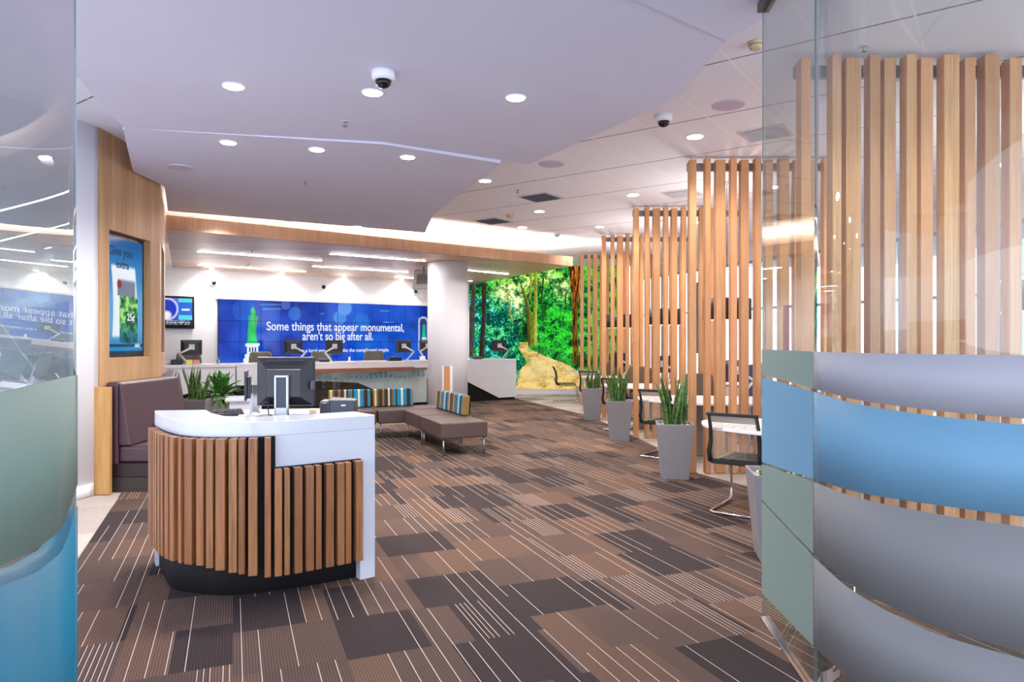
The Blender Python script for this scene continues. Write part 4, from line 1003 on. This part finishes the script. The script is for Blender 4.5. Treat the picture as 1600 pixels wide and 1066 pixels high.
# counter monitors: (px centre, side, t-depth)
def on_counter(px, n):      # point behind the counter front line at image column px
    k = (px - 800) / F; best = None
    a = tp(0, n); return (k * a.y - a.x) / (Td.x - k * Td.y)
for px, side, lab in ((299, -1, 'monitor on an arm at the left counter section above the snake plant'), (458, 1, 'monitor on an arm right above the reception monitor'),
                 (522, -1, 'monitor on an arm in front of the small caption on the video wall'), (630, 1, 'monitor on an arm left of the column, the nearer of two'),
                 (667, -1, 'monitor on an arm half hidden by the column'), (780, 1, 'monitor on an arm in front of the forest mural')):
    t = on_counter(px, -.45); p = tp(t, -.45); arm_monitor(lab, p.x, p.y, 1.041, R(30) if px < 700 else R(15), side)
task_defs = [(296, 'taupe office chair behind the left counter section', R(208)), (410, 'taupe office chair behind the counter, left of the reception monitor', R(208)),
             (506, 'taupe office chair behind the counter under the small caption', R(208)), (589, 'taupe office chair behind the counter, midway to the column', R(208)), (722, 'taupe office chair behind the counter, right of the column', R(208))]
for px, lab, rz in task_defs:
    t = on_counter(px, -1.25); p = tp(t, -1.25); task_chair(lab, (p.x, p.y, 0), rz).scale = (1.15, 1.1, 1.24)
def small(px, n, name, lab, cat, mb, m, z=1.041, rz=0.0, bevel=0.004):
    t = on_counter(px, n); p = tp(t, n); o = mb.build(name, m, None, bevel); o.location = (p.x, p.y, z); o.rotation_euler = (0, 0, rz); tag(o, lab, cat); return o
small(276, -.2, 'card_terminal', 'dark card terminal at the left end of the counter', 'terminal', MB().box((0, 0, .05), (.2, .16, .1)), 'dark', 1.041, R(30), .012)
small(259, -.42, 'paper_tray', 'pale paper tray at the far left of the counter', 'tray', MB().box((0, 0, .03), (.3, .2, .06)), 'silver', 1.041, R(30))
small(296, -.05, 'sticky_note', 'yellow sticky note card left of the pink one', 'note', MB().box((0, 0, .05), (.11, .004, .09)), 'yellow', 1.041, R(30), 0)
small(307, -.05, 'sticky_note', 'pink sticky note card right of the yellow one', 'note', MB().box((0, 0, .05), (.11, .004, .09)), 'pink', 1.041, R(30), 0)
cup = small(341, -.2, 'pen_cup', 'small pen cup at the joint of the two counter sections', 'cup', MB().lathe([(.03, 0), (.035, .08)], 16).box((.01, 0, .1), (.008, .008, .1)).box((-.012, .01, .09), (.008, .008, .1)), 'steel', 1.041)
small(548, -.2, 'card_stand', 'small white card stand on the middle of the counter', 'card stand', MB().box((0, 0, .006), (.16, .08, .012)).box((-.03, 0, .055), (.04, .03, .1), 0, R(12)), 'paper', 1.041, R(30))
small(616, -.15, 'printer', 'small dark receipt printer left of the column', 'printer', MB().box((0, 0, .04), (.30, .2, .08)).box((0, 0, .085), (.2, .12, .02)), 'dark', 1.041, R(30))
small(660, -.15, 'document_holder', 'white document holder beside the column on the counter', 'holder', MB().box((0, 0, .05), (.14, .02, .1), 0, R(10)), 'paper', 1.041, R(30))
small(506, -.12, 'telephone', 'dark telephone on the counter under the small caption', 'telephone', MB().box((0, 0, .03), (.22, .16, .06), 0, R(8)), 'dark2', 1.055, R(30), .01)
small(745, -.15, 'telephone', 'dark telephone on the counter right of the column', 'telephone', MB().box((0, 0, .03), (.22, .16, .06), 0, R(8)), 'dark2', 1.055, R(30), .01)

# ------------------------------------------------------------------ video wall
def bwp(px):   # distance along back wall seen at a photo column
    k = (px - 800) / F; return (k * BW0.y - BW0.x) / (BWd.x - k * BWd.y)
vw = empty('video_wall', (0, 0, 0)); tag(vw, 'wide blue video wall with white slogan on the back wall', 'video wall')
v0 = bwp(340); z0, z1 = 0.99, 2.44; CW, CH = .4632, (z1 - z0) / 3; NC = 13
def at_bw(s, n, z): q = BW0 + BWd * s + BWn * n; return (q.x, q.y, z)
def vpaint(s, z):
    """blue picture; s metres from the left edge, z height"""
    n = fbm(s * 1.3 + 3, z * 1.6, 3); c = np.zeros((len(s), 3)) + np.array([6, 44, 150]) / 255
    c = blend(c, (14, 76, 200), sst(.3, .7, n + (s / 6 - .5) * .1)); c = blend(c, (30, 108, 226), sst(.55, .8, fbm(s * .8, z * 1.1, 8)) * .7); c = blend(c, (4, 30, 110), sst(.42, .2, n) * .6)
    for (cx, cz, r, col, k) in ((.55, 2.2, .28, (30, 116, 224), .5), (1.72, 2.15, .17, (60, 140, 230), .6), (2.96, 2.32, .2, (120, 170, 240), .75), (2.84, 2.08, .18, (90, 160, 236), .7), (3.4, 1.98, .24, (40, 130, 220), .6),
                                (.5, 1.5, .3, (20, 90, 210), .4), (3.5, 1.35, .3, (30, 110, 220), .5), (1.35, 1.8, .25, (20, 80, 200), .4), (4.6, 2.2, .3, (24, 96, 214), .4), (1.5, 2.35, .12, (130, 150, 220), .5)):
        c = blend(c, col, sst(r, r * .86, np.hypot(s - cx, z - cz)) * k)
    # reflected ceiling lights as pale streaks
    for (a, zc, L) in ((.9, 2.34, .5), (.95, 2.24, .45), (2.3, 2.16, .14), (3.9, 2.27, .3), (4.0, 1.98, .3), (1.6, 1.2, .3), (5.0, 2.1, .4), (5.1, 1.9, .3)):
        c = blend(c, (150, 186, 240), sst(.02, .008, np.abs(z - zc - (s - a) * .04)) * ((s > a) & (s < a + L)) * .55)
    # green robed figure on a white plinth
    def figure(c, cx, zb, H, gcol, wcol):
        t = (z - zb) / H
        pw = np.interp(t, [0, .08, .09, .16, .17, .30, .31, .36], [.16, .16, .135, .135, .10, .095, .13, .12]) * H
        pm = sst(.004, -.004, np.abs(s - cx) - pw) * (t > 0) * (t < .36); c = blend(c, wcol, pm)
        for dx in (-.05, 0, .05): c = blend(c, (20, 40, 110), (np.abs(s - cx - dx * H) < .012 * H) * (t > .2) * (t < .29) * 1.0)
        bw = np.interp(t, [.36, .45, .6, .75, .84, .87, .90, .95, 1.0], [.10, .075, .07, .08, .078, .035, .038, .04, .01]) * H
        bm = sst(.004, -.004, np.abs(s - cx - .01 * np.sin(t * 9) * H) - bw) * (t > .355) * (t < 1.0)
        fold = .75 + .5 * fbm((s - cx) * 22 / H, t * 5, 50, 2); cc = np.array(gcol)[None, :] / 255 * fold[:, None]
        return c * (1 - bm[:, None]) + np.clip(cc, 0, 1) * bm[:, None]
    c = figure(c, .74, .99, 1.28, (34, 190, 92), (232, 240, 252))
    # key-ring loop with a tiny copy of the figure
    cx, r = 5.17, .13
    d = np.where(z > 2.0, np.hypot(s - cx, z - 2.0), np.abs(s - cx)); c = blend(c, (190, 200, 216), sst(.03, .018, np.abs(d - r)) * (z > 1.25)); c = blend(c, (70, 60, 80), sst(r - .03, r - .06, d) * (z > 1.9) * .8)
    c = figure(c, cx + .02, 1.38, .58, (34, 190, 92), (220, 232, 248))
    return c
for i in range(NC):
    for j in range(3):
        s0_, zz0 = v0 + i * CW + .004, z0 + j * CH + .004
        g_ = vgrid('display_panel', 30, 32, lambda u, v, a=s0_, b=zz0: at_bw(a + u * (CW - .008), .075, b + v * (CH - .008)), lambda U, V, a=s0_ - v0, b=zz0: vpaint(a + U * (CW - .008), b + V * (CH - .008)), 'vc', vw)
def bquad(mb, s0_, s1_, n0, n1, za, zb_): mb.prism([tuple((BW0 + BWd * s0_ + BWn * n0)), tuple((BW0 + BWd * s1_ + BWn * n0)), tuple((BW0 + BWd * s1_ + BWn * n1)), tuple((BW0 + BWd * s0_ + BWn * n1))], za, zb_)
mb = MB(); bquad(mb, v0, v0 + NC * CW, .001, .07, z0, z1); mb.build('housing', 'black', vw)
mb = MB(); bquad(mb, v0 - .05, v0 + NC * CW, .001, .10, z1, z1 + .06); mb.build('top_ledge', 'white', vw)
def text(body, size, x, z, name, m, parent, n, s_extra=0.0, xs=1.0, frame=None, align='CENTER'):
    cu = bpy.data.curves.new(name, 'FONT'); cu.body = body; cu.size = size; cu.align_x = align; cu.extrude = .001
    cu.offset = size * .012
    o = bpy.data.objects.new(name, cu); cu.materials.append(M[m]); C.objects.link(o); o.parent = parent; o.location = x; o.rotation_euler = (R(90), 0, frame); o.scale = (xs, 1, 1)
    return o
ang = math.atan2(BWd.y, BWd.x)
def tomesh(o):
    bpy.context.view_layer.update()
    me = bpy.data.meshes.new_from_object(o.evaluated_get(bpy.context.evaluated_depsgraph_get())); me.name = o.name
    n = bpy.data.objects.new(o.name, me); C.objects.link(n); n.parent = o.parent; n.location = o.location; n.rotation_euler = o.rotation_euler; n.scale = o.scale
    nm = o.name; bpy.data.objects.remove(o); n.name = nm; return n
def vtext(body, px0, px1, py, size, name, m='txt'):
    s0_, s1_ = bwp(px0), bwp(px1); sm = (s0_ + s1_) / 2; q = BW0 + BWd * sm + BWn * .082
    z = EYE - (py - 533) / F * q.y
    o = text(body, size, (q.x, q.y, z), 0, name, m, vw, 0, frame=ang)
    bpy.context.view_layer.update(); w = o.dimensions.x
    o.scale.x = (s1_ - s0_) / max(w, .01)
    return tomesh(o)
vtext('Some things that appear monumental,', 415, 629, 517, .285, 'slogan_text'); vtext("aren't so big after all.", 471, 581, 531.5, .285, 'slogan_text')
vtext('Talk to a local expert  to make the complicated simple.', 452, 606, 550, .125, 'slogan_text')

# small TV on back wall
def screen_box(name, lab, cat, s0_, s1_, za, zb_, paint, res=(60, 44), n=.08):
    e = empty(name, (0, 0, 0)); tag(e, lab, cat)
    mb = MB(); bquad(mb, s0_, s1_, .001, n, za, zb_); mb.build('housing', 'black', e, bevel=.004)
    b = .045
    vgrid('screen', *res, lambda u, v: at_bw(s0_ + b + u * (s1_ - s0_ - 2 * b), n + .003, za + b + .02 + v * (zb_ - za - 2 * b - .02)), paint, 'vc', e); return e
def tvpaint(u, v):
    c = np.zeros((len(u), 3)) + np.array([60, 80, 200]) / 255
    c = blend(c, (120, 110, 220), sst(.3, .7, v)); r = np.hypot((u - .38) * 1.5, v - .6); c = blend(c, (200, 210, 255), sst(.05, .02, np.abs(r - .38))); c = blend(c, (30, 60, 190), sst(.35, .3, r)); c = blend(c, (236, 236, 250), sst(.2, .1, np.hypot((u - .36) * 1.2, v - .38)))
    rgt = (u > .66); c = blend(c, (40, 110, 220), rgt * 1.0); c = blend(c, (90, 220, 236), rgt * ((v > .85) | ((v > .22) & (v < .38)))); c = blend(c, (240, 250, 255), rgt * (np.abs(v - .58) < .035) * (np.abs(u - .84) < .1))
    c = blend(c, (10, 14, 40), (v < .2) * 1.0)
    for k in range(3): c = blend(c, (230, 236, 250), (np.abs(v - .05 - k * .06) < .015) * (vnoise(u * 60, u * 0 + k, 4) > .35) * (u > .35) * (u < .95))
    return blend(c, (240, 240, 255), (v < .2) * (u < .3) * (vnoise(u * 30, v * 30, 2) > .5))
s_l, s_r = bwp(232), bwp(302.5)
screen_box('wall_television', 'wall-mounted black television left of the video wall', 'television', s_l, s_r, 1.77, 2.47, tvpaint, (90, 60))

# ------------------------------------------------------------------ mural
mu = empty('forest_mural', (0, 0, 0)); tag(mu, 'glowing photographic mural of a forest path on the far wall', 'mural')
MX0, MX1, MZ0, MZ1 = -1.20, 3.15, .15, CEIL - .005
def mpaint(U, V):
    xw = MX0 + U * (MX1 - MX0); zw = MZ0 + V * (MZ1 - MZ0); px = 800 + xw / 19.38 * F; py = 533 - (zw - EYE) / 19.38 * F
    return forest((px - 700) / .2252, (py - 400) / .2252)
vgrid('printed_face', 620, 500, lambda u, v: (MX0 + u * (MX1 - MX0), 19.375, MZ0 + v * (MZ1 - MZ0)), mpaint, 'mural', mu)
MB().box(((MX0 + MX1) / 2, 19.398, (MZ0 + MZ1) / 2), (MX1 - MX0, .04, MZ1 - MZ0)).build('light_box', 'white', mu)
struct(MB().box((1.0, 19.40, .075), (4.3, .04, .15)).build('baseboard_back', 'white'))

# ------------------------------------------------------------------ poster screen in the timber wall
def niche_pt(a, d, n, s, t, z): q = a + d * s + n * t; return (q.x, q.y, z)
ks = empty('poster_screen', (0, 0, 0)); tag(ks, 'tall portrait poster screen in a dark frame recessed in timber wall', 'screen')
def fr_box(a, d, n, s0_, s1_, t0, t1, za, zb_, name, m, par):
    p = [a + d * s0_ + n * t0, a + d * s1_ + n * t0, a + d * s1_ + n * t1, a + d * s0_ + n * t1]; return MB().prism([tuple(q) for q in p], za, zb_).build(name, m, par)
fr_box(wa, wd, wn, .185, 1.015, .07, .105, 1.335, 2.625, 'housing', 'dark', ks)
def poster(u, v):
    c = np.zeros((len(u), 3)) + np.array([60, 130, 190]) / 255
    c = blend(c, (30, 90, 150), sst(.7, 1, v)); c = blend(c, (120, 190, 225), sst(.35, .1, np.abs(v - .35)) * .6)
    b = sst(.34, .30, np.abs((u - .46) - .06 * np.sin(v * 4))) * sst(.78, .74, v) * sst(.12, .16, v); c = blend(c, (232, 238, 246), b)
    c = blend(c, (120, 130, 150), sst(.26, .22, np.abs(u - .55)) * (v > .50) * (v < .66) * sst(.66, .62, v)); c = blend(c, (150, 60, 60), sst(.07, .05, np.hypot(u - .36, (v - .60) * 1.6)))
    g = fbm(u * 14, v * 26, 6); f = (u > .36) & (u < .86) & (v > .08 + .04 * np.abs(u - .6)) & (v < .50)
    c = blend(c, (70, 150, 90), f * 1.0); c = blend(c, (170, 220, 120), f * sst(.5, .66, g)); c = blend(c, (30, 110, 130), f * sst(.3, .12, v)); c = blend(c, (24, 70, 50), f * sst(.45, .3, g))
    f2 = (u > .56) & (u < .78) & (v > .24) & (v < .35); c = blend(c, (26, 90, 66), f2 * 1.0)
    c = blend(c, (20, 60, 90), (v < .08) * .8); c = blend(c, (60, 150, 210), ((v > .02) & (v < .05)) * .8)
    return c
vgrid('screen', 90, 150, lambda u, v: niche_pt(wa, wd, wn, .225 + u * .75, .066, 1.375 + v * 1.21), poster, 'vc', ks)
def ptext(body, s_, z, size, m, name):
    q = wa + wd * s_ + wn * .062; o = text(body, size, (q.x, q.y, z), 0, name, m, ks, 0, frame=math.atan2(wd.y, wd.x)); return tomesh(o)
ptext('Give you', .52, 2.40, .13, 'txtd', 'poster_text'); ptext('extra', .55, 2.27, .12, 'txtd', 'poster_text'); ptext('25\u00a2', .72, 1.72, .11, 'txt', 'poster_text'); ptext('ANZ', .86, 1.43, .055, 'txt', 'logo')
k2 = empty('poster_screen', (0, 0, 0)); tag(k2, 'dark narrow screen seen edge-on at the far end of timber wall', 'screen')
fr_box(wa2, wd2, wn2, .455, 1.595, .05, .105, 1.355, 2.695, 'housing', 'dark', k2); fr_box(wa2, wd2, wn2, .50, 1.55, .046, .0495, 1.40, 2.65, 'screen', 'navy', k2)

# ------------------------------------------------------------------ hanging TV by the column
e = empty('hanging_television', (X(662, 14.9), 14.9, SOF), R(-25)); tag(e, 'grey-backed television hanging from the lowered ceiling left of the column', 'television')
MB().box((0, 0, -.27), (.50, .06, .44), 0, R(-12)).build('housing', 'silver', e, bevel=.01); MB().box((0, -.045, -.27), (.30, .03, .22), 0, R(-12)).build('rear_cover', 'steel', e, bevel=.01)
MB().tube([(0, 0, 0), (0, 0, -.3)], .02, 10).build('ceiling_pole', 'alu', e)

# ------------------------------------------------------------------ ceiling fittings
def downlight(px, py, zc, lab, w=DOWN_W, r=.062, drop=.0, group='round recessed downlights', **kw):
    zc = PZ(px, py, zc); drop = 0.0
    x, y, _ = P(px, py, zc - drop); e = empty('downlight', (x, y, zc - drop)); tag(e, lab, 'downlight', group)
    MB().lathe([(r + .016, 0), (r + .016, drop + .008), (r + .006, drop + .008)], 24, (0, 0, -.008)).build('trim_ring', 'white', e)
    MB().lathe([(r, -.012), (r, -.0085)], 24).build('lamp', 'lamp', e)
    spot((0, 0, -.03), w, par=e, r=r, **kw)
    return e
zp = 3.24; dn = .0
fg = 'downlights in the folded white ceiling'
for px, py, d_, l in ((365, 134, .03, 'front row downlight in folded white ceiling, left'), (582, 144, .03, 'front row downlight beside the dome camera in folded ceiling'), (806, 152, .03, 'front row downlight in folded white ceiling, right'),
                  (357, 222, .03, 'middle row downlight in folded ceiling, left of three'), (495, 233, .05, 'middle row downlight in folded ceiling, centre of three'), (637, 245, .05, 'middle row downlight in folded ceiling, right of three'),
                  (353, 340, .05, 'back edge downlight in folded ceiling, left of three'), (451, 347, .05, 'back edge downlight in folded ceiling, centre of three'), (558, 354, .05, 'back edge downlight in folded ceiling, right of three')):
    downlight(px, py, Z, l, drop=d_, group=fg)
tg = 'downlights in the tiled ceiling'
for px, py, l in ((758, 282, 'downlight in tiled ceiling beside the folded ceiling edge'), (843, 330, 'downlight in tiled ceiling below the dark square vent'), (816, 355, 'downlight in tiled ceiling right of the small round speaker'),
                  (1086, 213, 'largest downlight in tiled ceiling, right of the dome camera'), (989, 304, 'downlight in tiled ceiling left of the second slat screen top'), (937, 354, 'downlight in tiled ceiling left of third slat screen top'),
                  (912, 377, 'farthest downlight in tiled ceiling above the fascia end')):
    downlight(px, py, CEIL, l, group=tg, r=.075)
for x, y, l in ((3.9, 6.6, 'downlight above the nearest rounded desk'), (3.6, 9.4, 'downlight above the second rounded desk'), (3.3, 12.2, 'downlight above the third rounded desk'), (5.8, 8.2, 'downlight near the right-hand windows'), (2.6, 3.6, 'downlight above the curved glass pane')):
    e = empty('downlight', (x, y, CEIL)); tag(e, l, 'downlight', tg); MB().lathe([(.09, 0), (.09, .008), (.08, .008)], 24, (0, 0, -.008)).build('trim_ring', 'white', e); MB().lathe([(.075, -.012), (.075, -.0085)], 24).build('lamp', 'lamp', e); spot((0, 0, -.03), DOWN_W, par=e, r=.075)
for px, py, l in ((331, 419.7, 'wall washing downlight above the left wall camera'), (440.7, 426, 'wall washing downlight above the green figure side of the video wall'), (539, 432, 'wall washing downlight above the middle of the video wall'),
                  (628, 437, 'wall washing downlight left of the hanging television'), (735, 438.7, 'wall washing downlight right of the column')):
    downlight(px, py, SOF, l, w=90, r=.05, group='wall washers in the timber lowered ceiling', size=140, blend_=1.0)
def linear(p0_, p1_, l):
    a, b = Vector(P(*p0_, SOF)[:2]), Vector(P(*p1_, SOF)[:2]); d = (b - a).normalized(); n = Vector((-d.y, d.x)); c = (a + b) / 2
    e = empty('linear_light', (c.x, c.y, SOF), math.atan2(d.y, d.x)); tag(e, l, 'ceiling light', 'linear lights in the timber lowered ceiling'); L = (b - a).length
    MB().box((0, 0, -.004), (L + .03, .085, .008)).build('frame', 'white', e); MB().box((0, 0, -.0105), (L, .06, .004)).build('diffuser', 'line', e)
linear((309, 392), (502, 407), 'linear ceiling light nearest the fascia on the left'); linear((516, 396), (664, 407.5), 'linear ceiling light nearest the fascia, ending at the column')
linear((310, 413.6), (477, 424), 'linear ceiling light in the second row, left'); linear((489, 415.7), (637, 425), 'linear ceiling light in the second row, middle')
linear((617, 432), (655, 435), 'short linear ceiling light behind the hanging television'); linear((733, 422), (793, 428), 'linear ceiling light right of the column')

def speaker(px, py, zc, l, r=.15):
    zc = PZ(px, py, zc)
    x, y, _ = P(px, py, zc); o = MB().lathe([(r * .93, 0), (r, .004), (r, .012)], 32, (0, 0, -.012)).build('ceiling_speaker', 'speaker'); o.location = (x, y, zc); tag(o, l, 'speaker', 'round ceiling speakers')
speaker(281, 261, Z - .012, 'round speaker in the folded white ceiling', .125); speaker(862, 256, CEIL, 'round speaker in tiled ceiling above the dark vent'); speaker(776, 359, CEIL, 'farthest round speaker in tiled ceiling'); speaker(1138, 164, CEIL, 'largest round speaker in tiled ceiling, at the right', .14)
def dome_cam(px, py, zc, l, r=.075):
    zc = PZ(px, py, zc)
    x, y, _ = P(px, py, zc); e = empty('dome_camera', (x, y, zc)); tag(e, l, 'security camera', 'dome security cameras')
    MB().lathe([(r * .78, -.062), (r, -.045), (r, 0)], 28).build('housing', 'white', e)
    MB().lathe([(.008, -.112), (.03, -.105), (.048, -.088), (.055, -.062)], 24).build('dome', 'dome', e)
dome_cam(599, 112, Z, 'dome security camera on the folded white ceiling', .078); dome_cam(1037, 180, CEIL, 'dome security camera on the tiled ceiling', .078)
def wcam(px, py, l):
    s = bwp(px); q = BW0 + BWd * s + BWn * .001; z = EYE - (py - 533) / F * q.y
    e = empty('wall_camera', (q.x, q.y, z), ang); tag(e, l, 'security camera', 'ball cameras on the back wall')
    m = Matrix.Rotation(R(90), 4, 'X'); MB().lathe([(.085, 0), (.085, .05), (.06, .07)], 20, mat=m).build('housing', 'white', e); MB().lathe([(.05, .07), (.045, .10), (.01, .118)], 16, mat=m).build('lens', 'dome', e)
wcam(333, 442, 'ball camera on the back wall above the left edge of the video wall'); wcam(504, 449, 'ball camera on the back wall above the middle of the video wall'); wcam(647, 456, 'ball camera on the back wall beside the column')
def sprinkler(px, py, zc, l):
    zc = PZ(px, py, zc)
    x, y, _ = P(px, py, zc); e = empty('sprinkler', (x, y, zc)); tag(e, l, 'sprinkler', 'ceiling sprinklers')
    MB().lathe([(.03, -.004), (.035, 0)], 16).build('rose', 'ventw', e); MB().tube([(0, 0, -.004), (0, 0, -.035)], .008, 8).lathe([(.02, -.04), (.02, -.036)], 12).build('head', 'steel', e)
for px, py, zc, l in ((539, 190, Z, 'sprinkler in folded ceiling behind the dome camera'), (476, 283, Z - .02, 'sprinkler in folded ceiling near its middle'), (1350, 72, CEIL, 'sprinkler in tiled ceiling seen through the curved glass'),
                      (809, 297, CEIL, 'sprinkler in tiled ceiling left of the dark vent'), (833, 372, CEIL, 'sprinkler in tiled ceiling above the fascia'), (394, 392, SOF, 'sprinkler in timber soffit between linear lights'), (388, 413, SOF, 'sprinkler in timber soffit behind the first linear light')):
    sprinkler(px, py, zc, l)
def smoke(px, py, l, m='cream', r=.055):
    x, y, _ = P(px, py, CEIL); e = empty('smoke_detector', (x, y, CEIL)); tag(e, l, 'smoke detector', 'smoke detectors'); MB().lathe([(r, -.02), (r, 0)], 24).build('base', m, e); MB().lathe([(r * .5, -.055), (r * .8, -.045), (r * .8, -.02)], 24).build('head', m, e)
smoke(1181, 66, 'cream smoke detector beside the narrow glass pane'); smoke(797, 336, 'cream smoke detector beside the far dark vent', r=.06); smoke(870, 366, 'small white detector near the fascia end', 'ventw', .06)
def vent(px, py, l, m='vent', s=.42):
    x, y, _ = P(px, py, CEIL); e = empty('ceiling_vent', (x, y, CEIL), R(-36)); tag(e, l, 'vent', 'square ceiling vents')
    MB().box((0, 0, -.004), (s + .1, s + .1, .008)).build('frame', 'ventw', e); sl = MB()
    for k in range(9): sl.box((0, -s / 2 + .02 + k * (s - .04) / 8, -.014), (s, .022, .01), 0, R(30))
    sl.build('louvres', m, e)
vent(845, 308, 'dark square vent in tiled ceiling, the nearer one'); vent(770, 345, 'dark square vent in tiled ceiling, the farther one'); vent(1197, 208, 'pale square vent at the edge of the narrow glass pane', 'ventw', .36)
vent(1065, 302, 'pale square vent between the slat screen tops', 'ventw', .36)
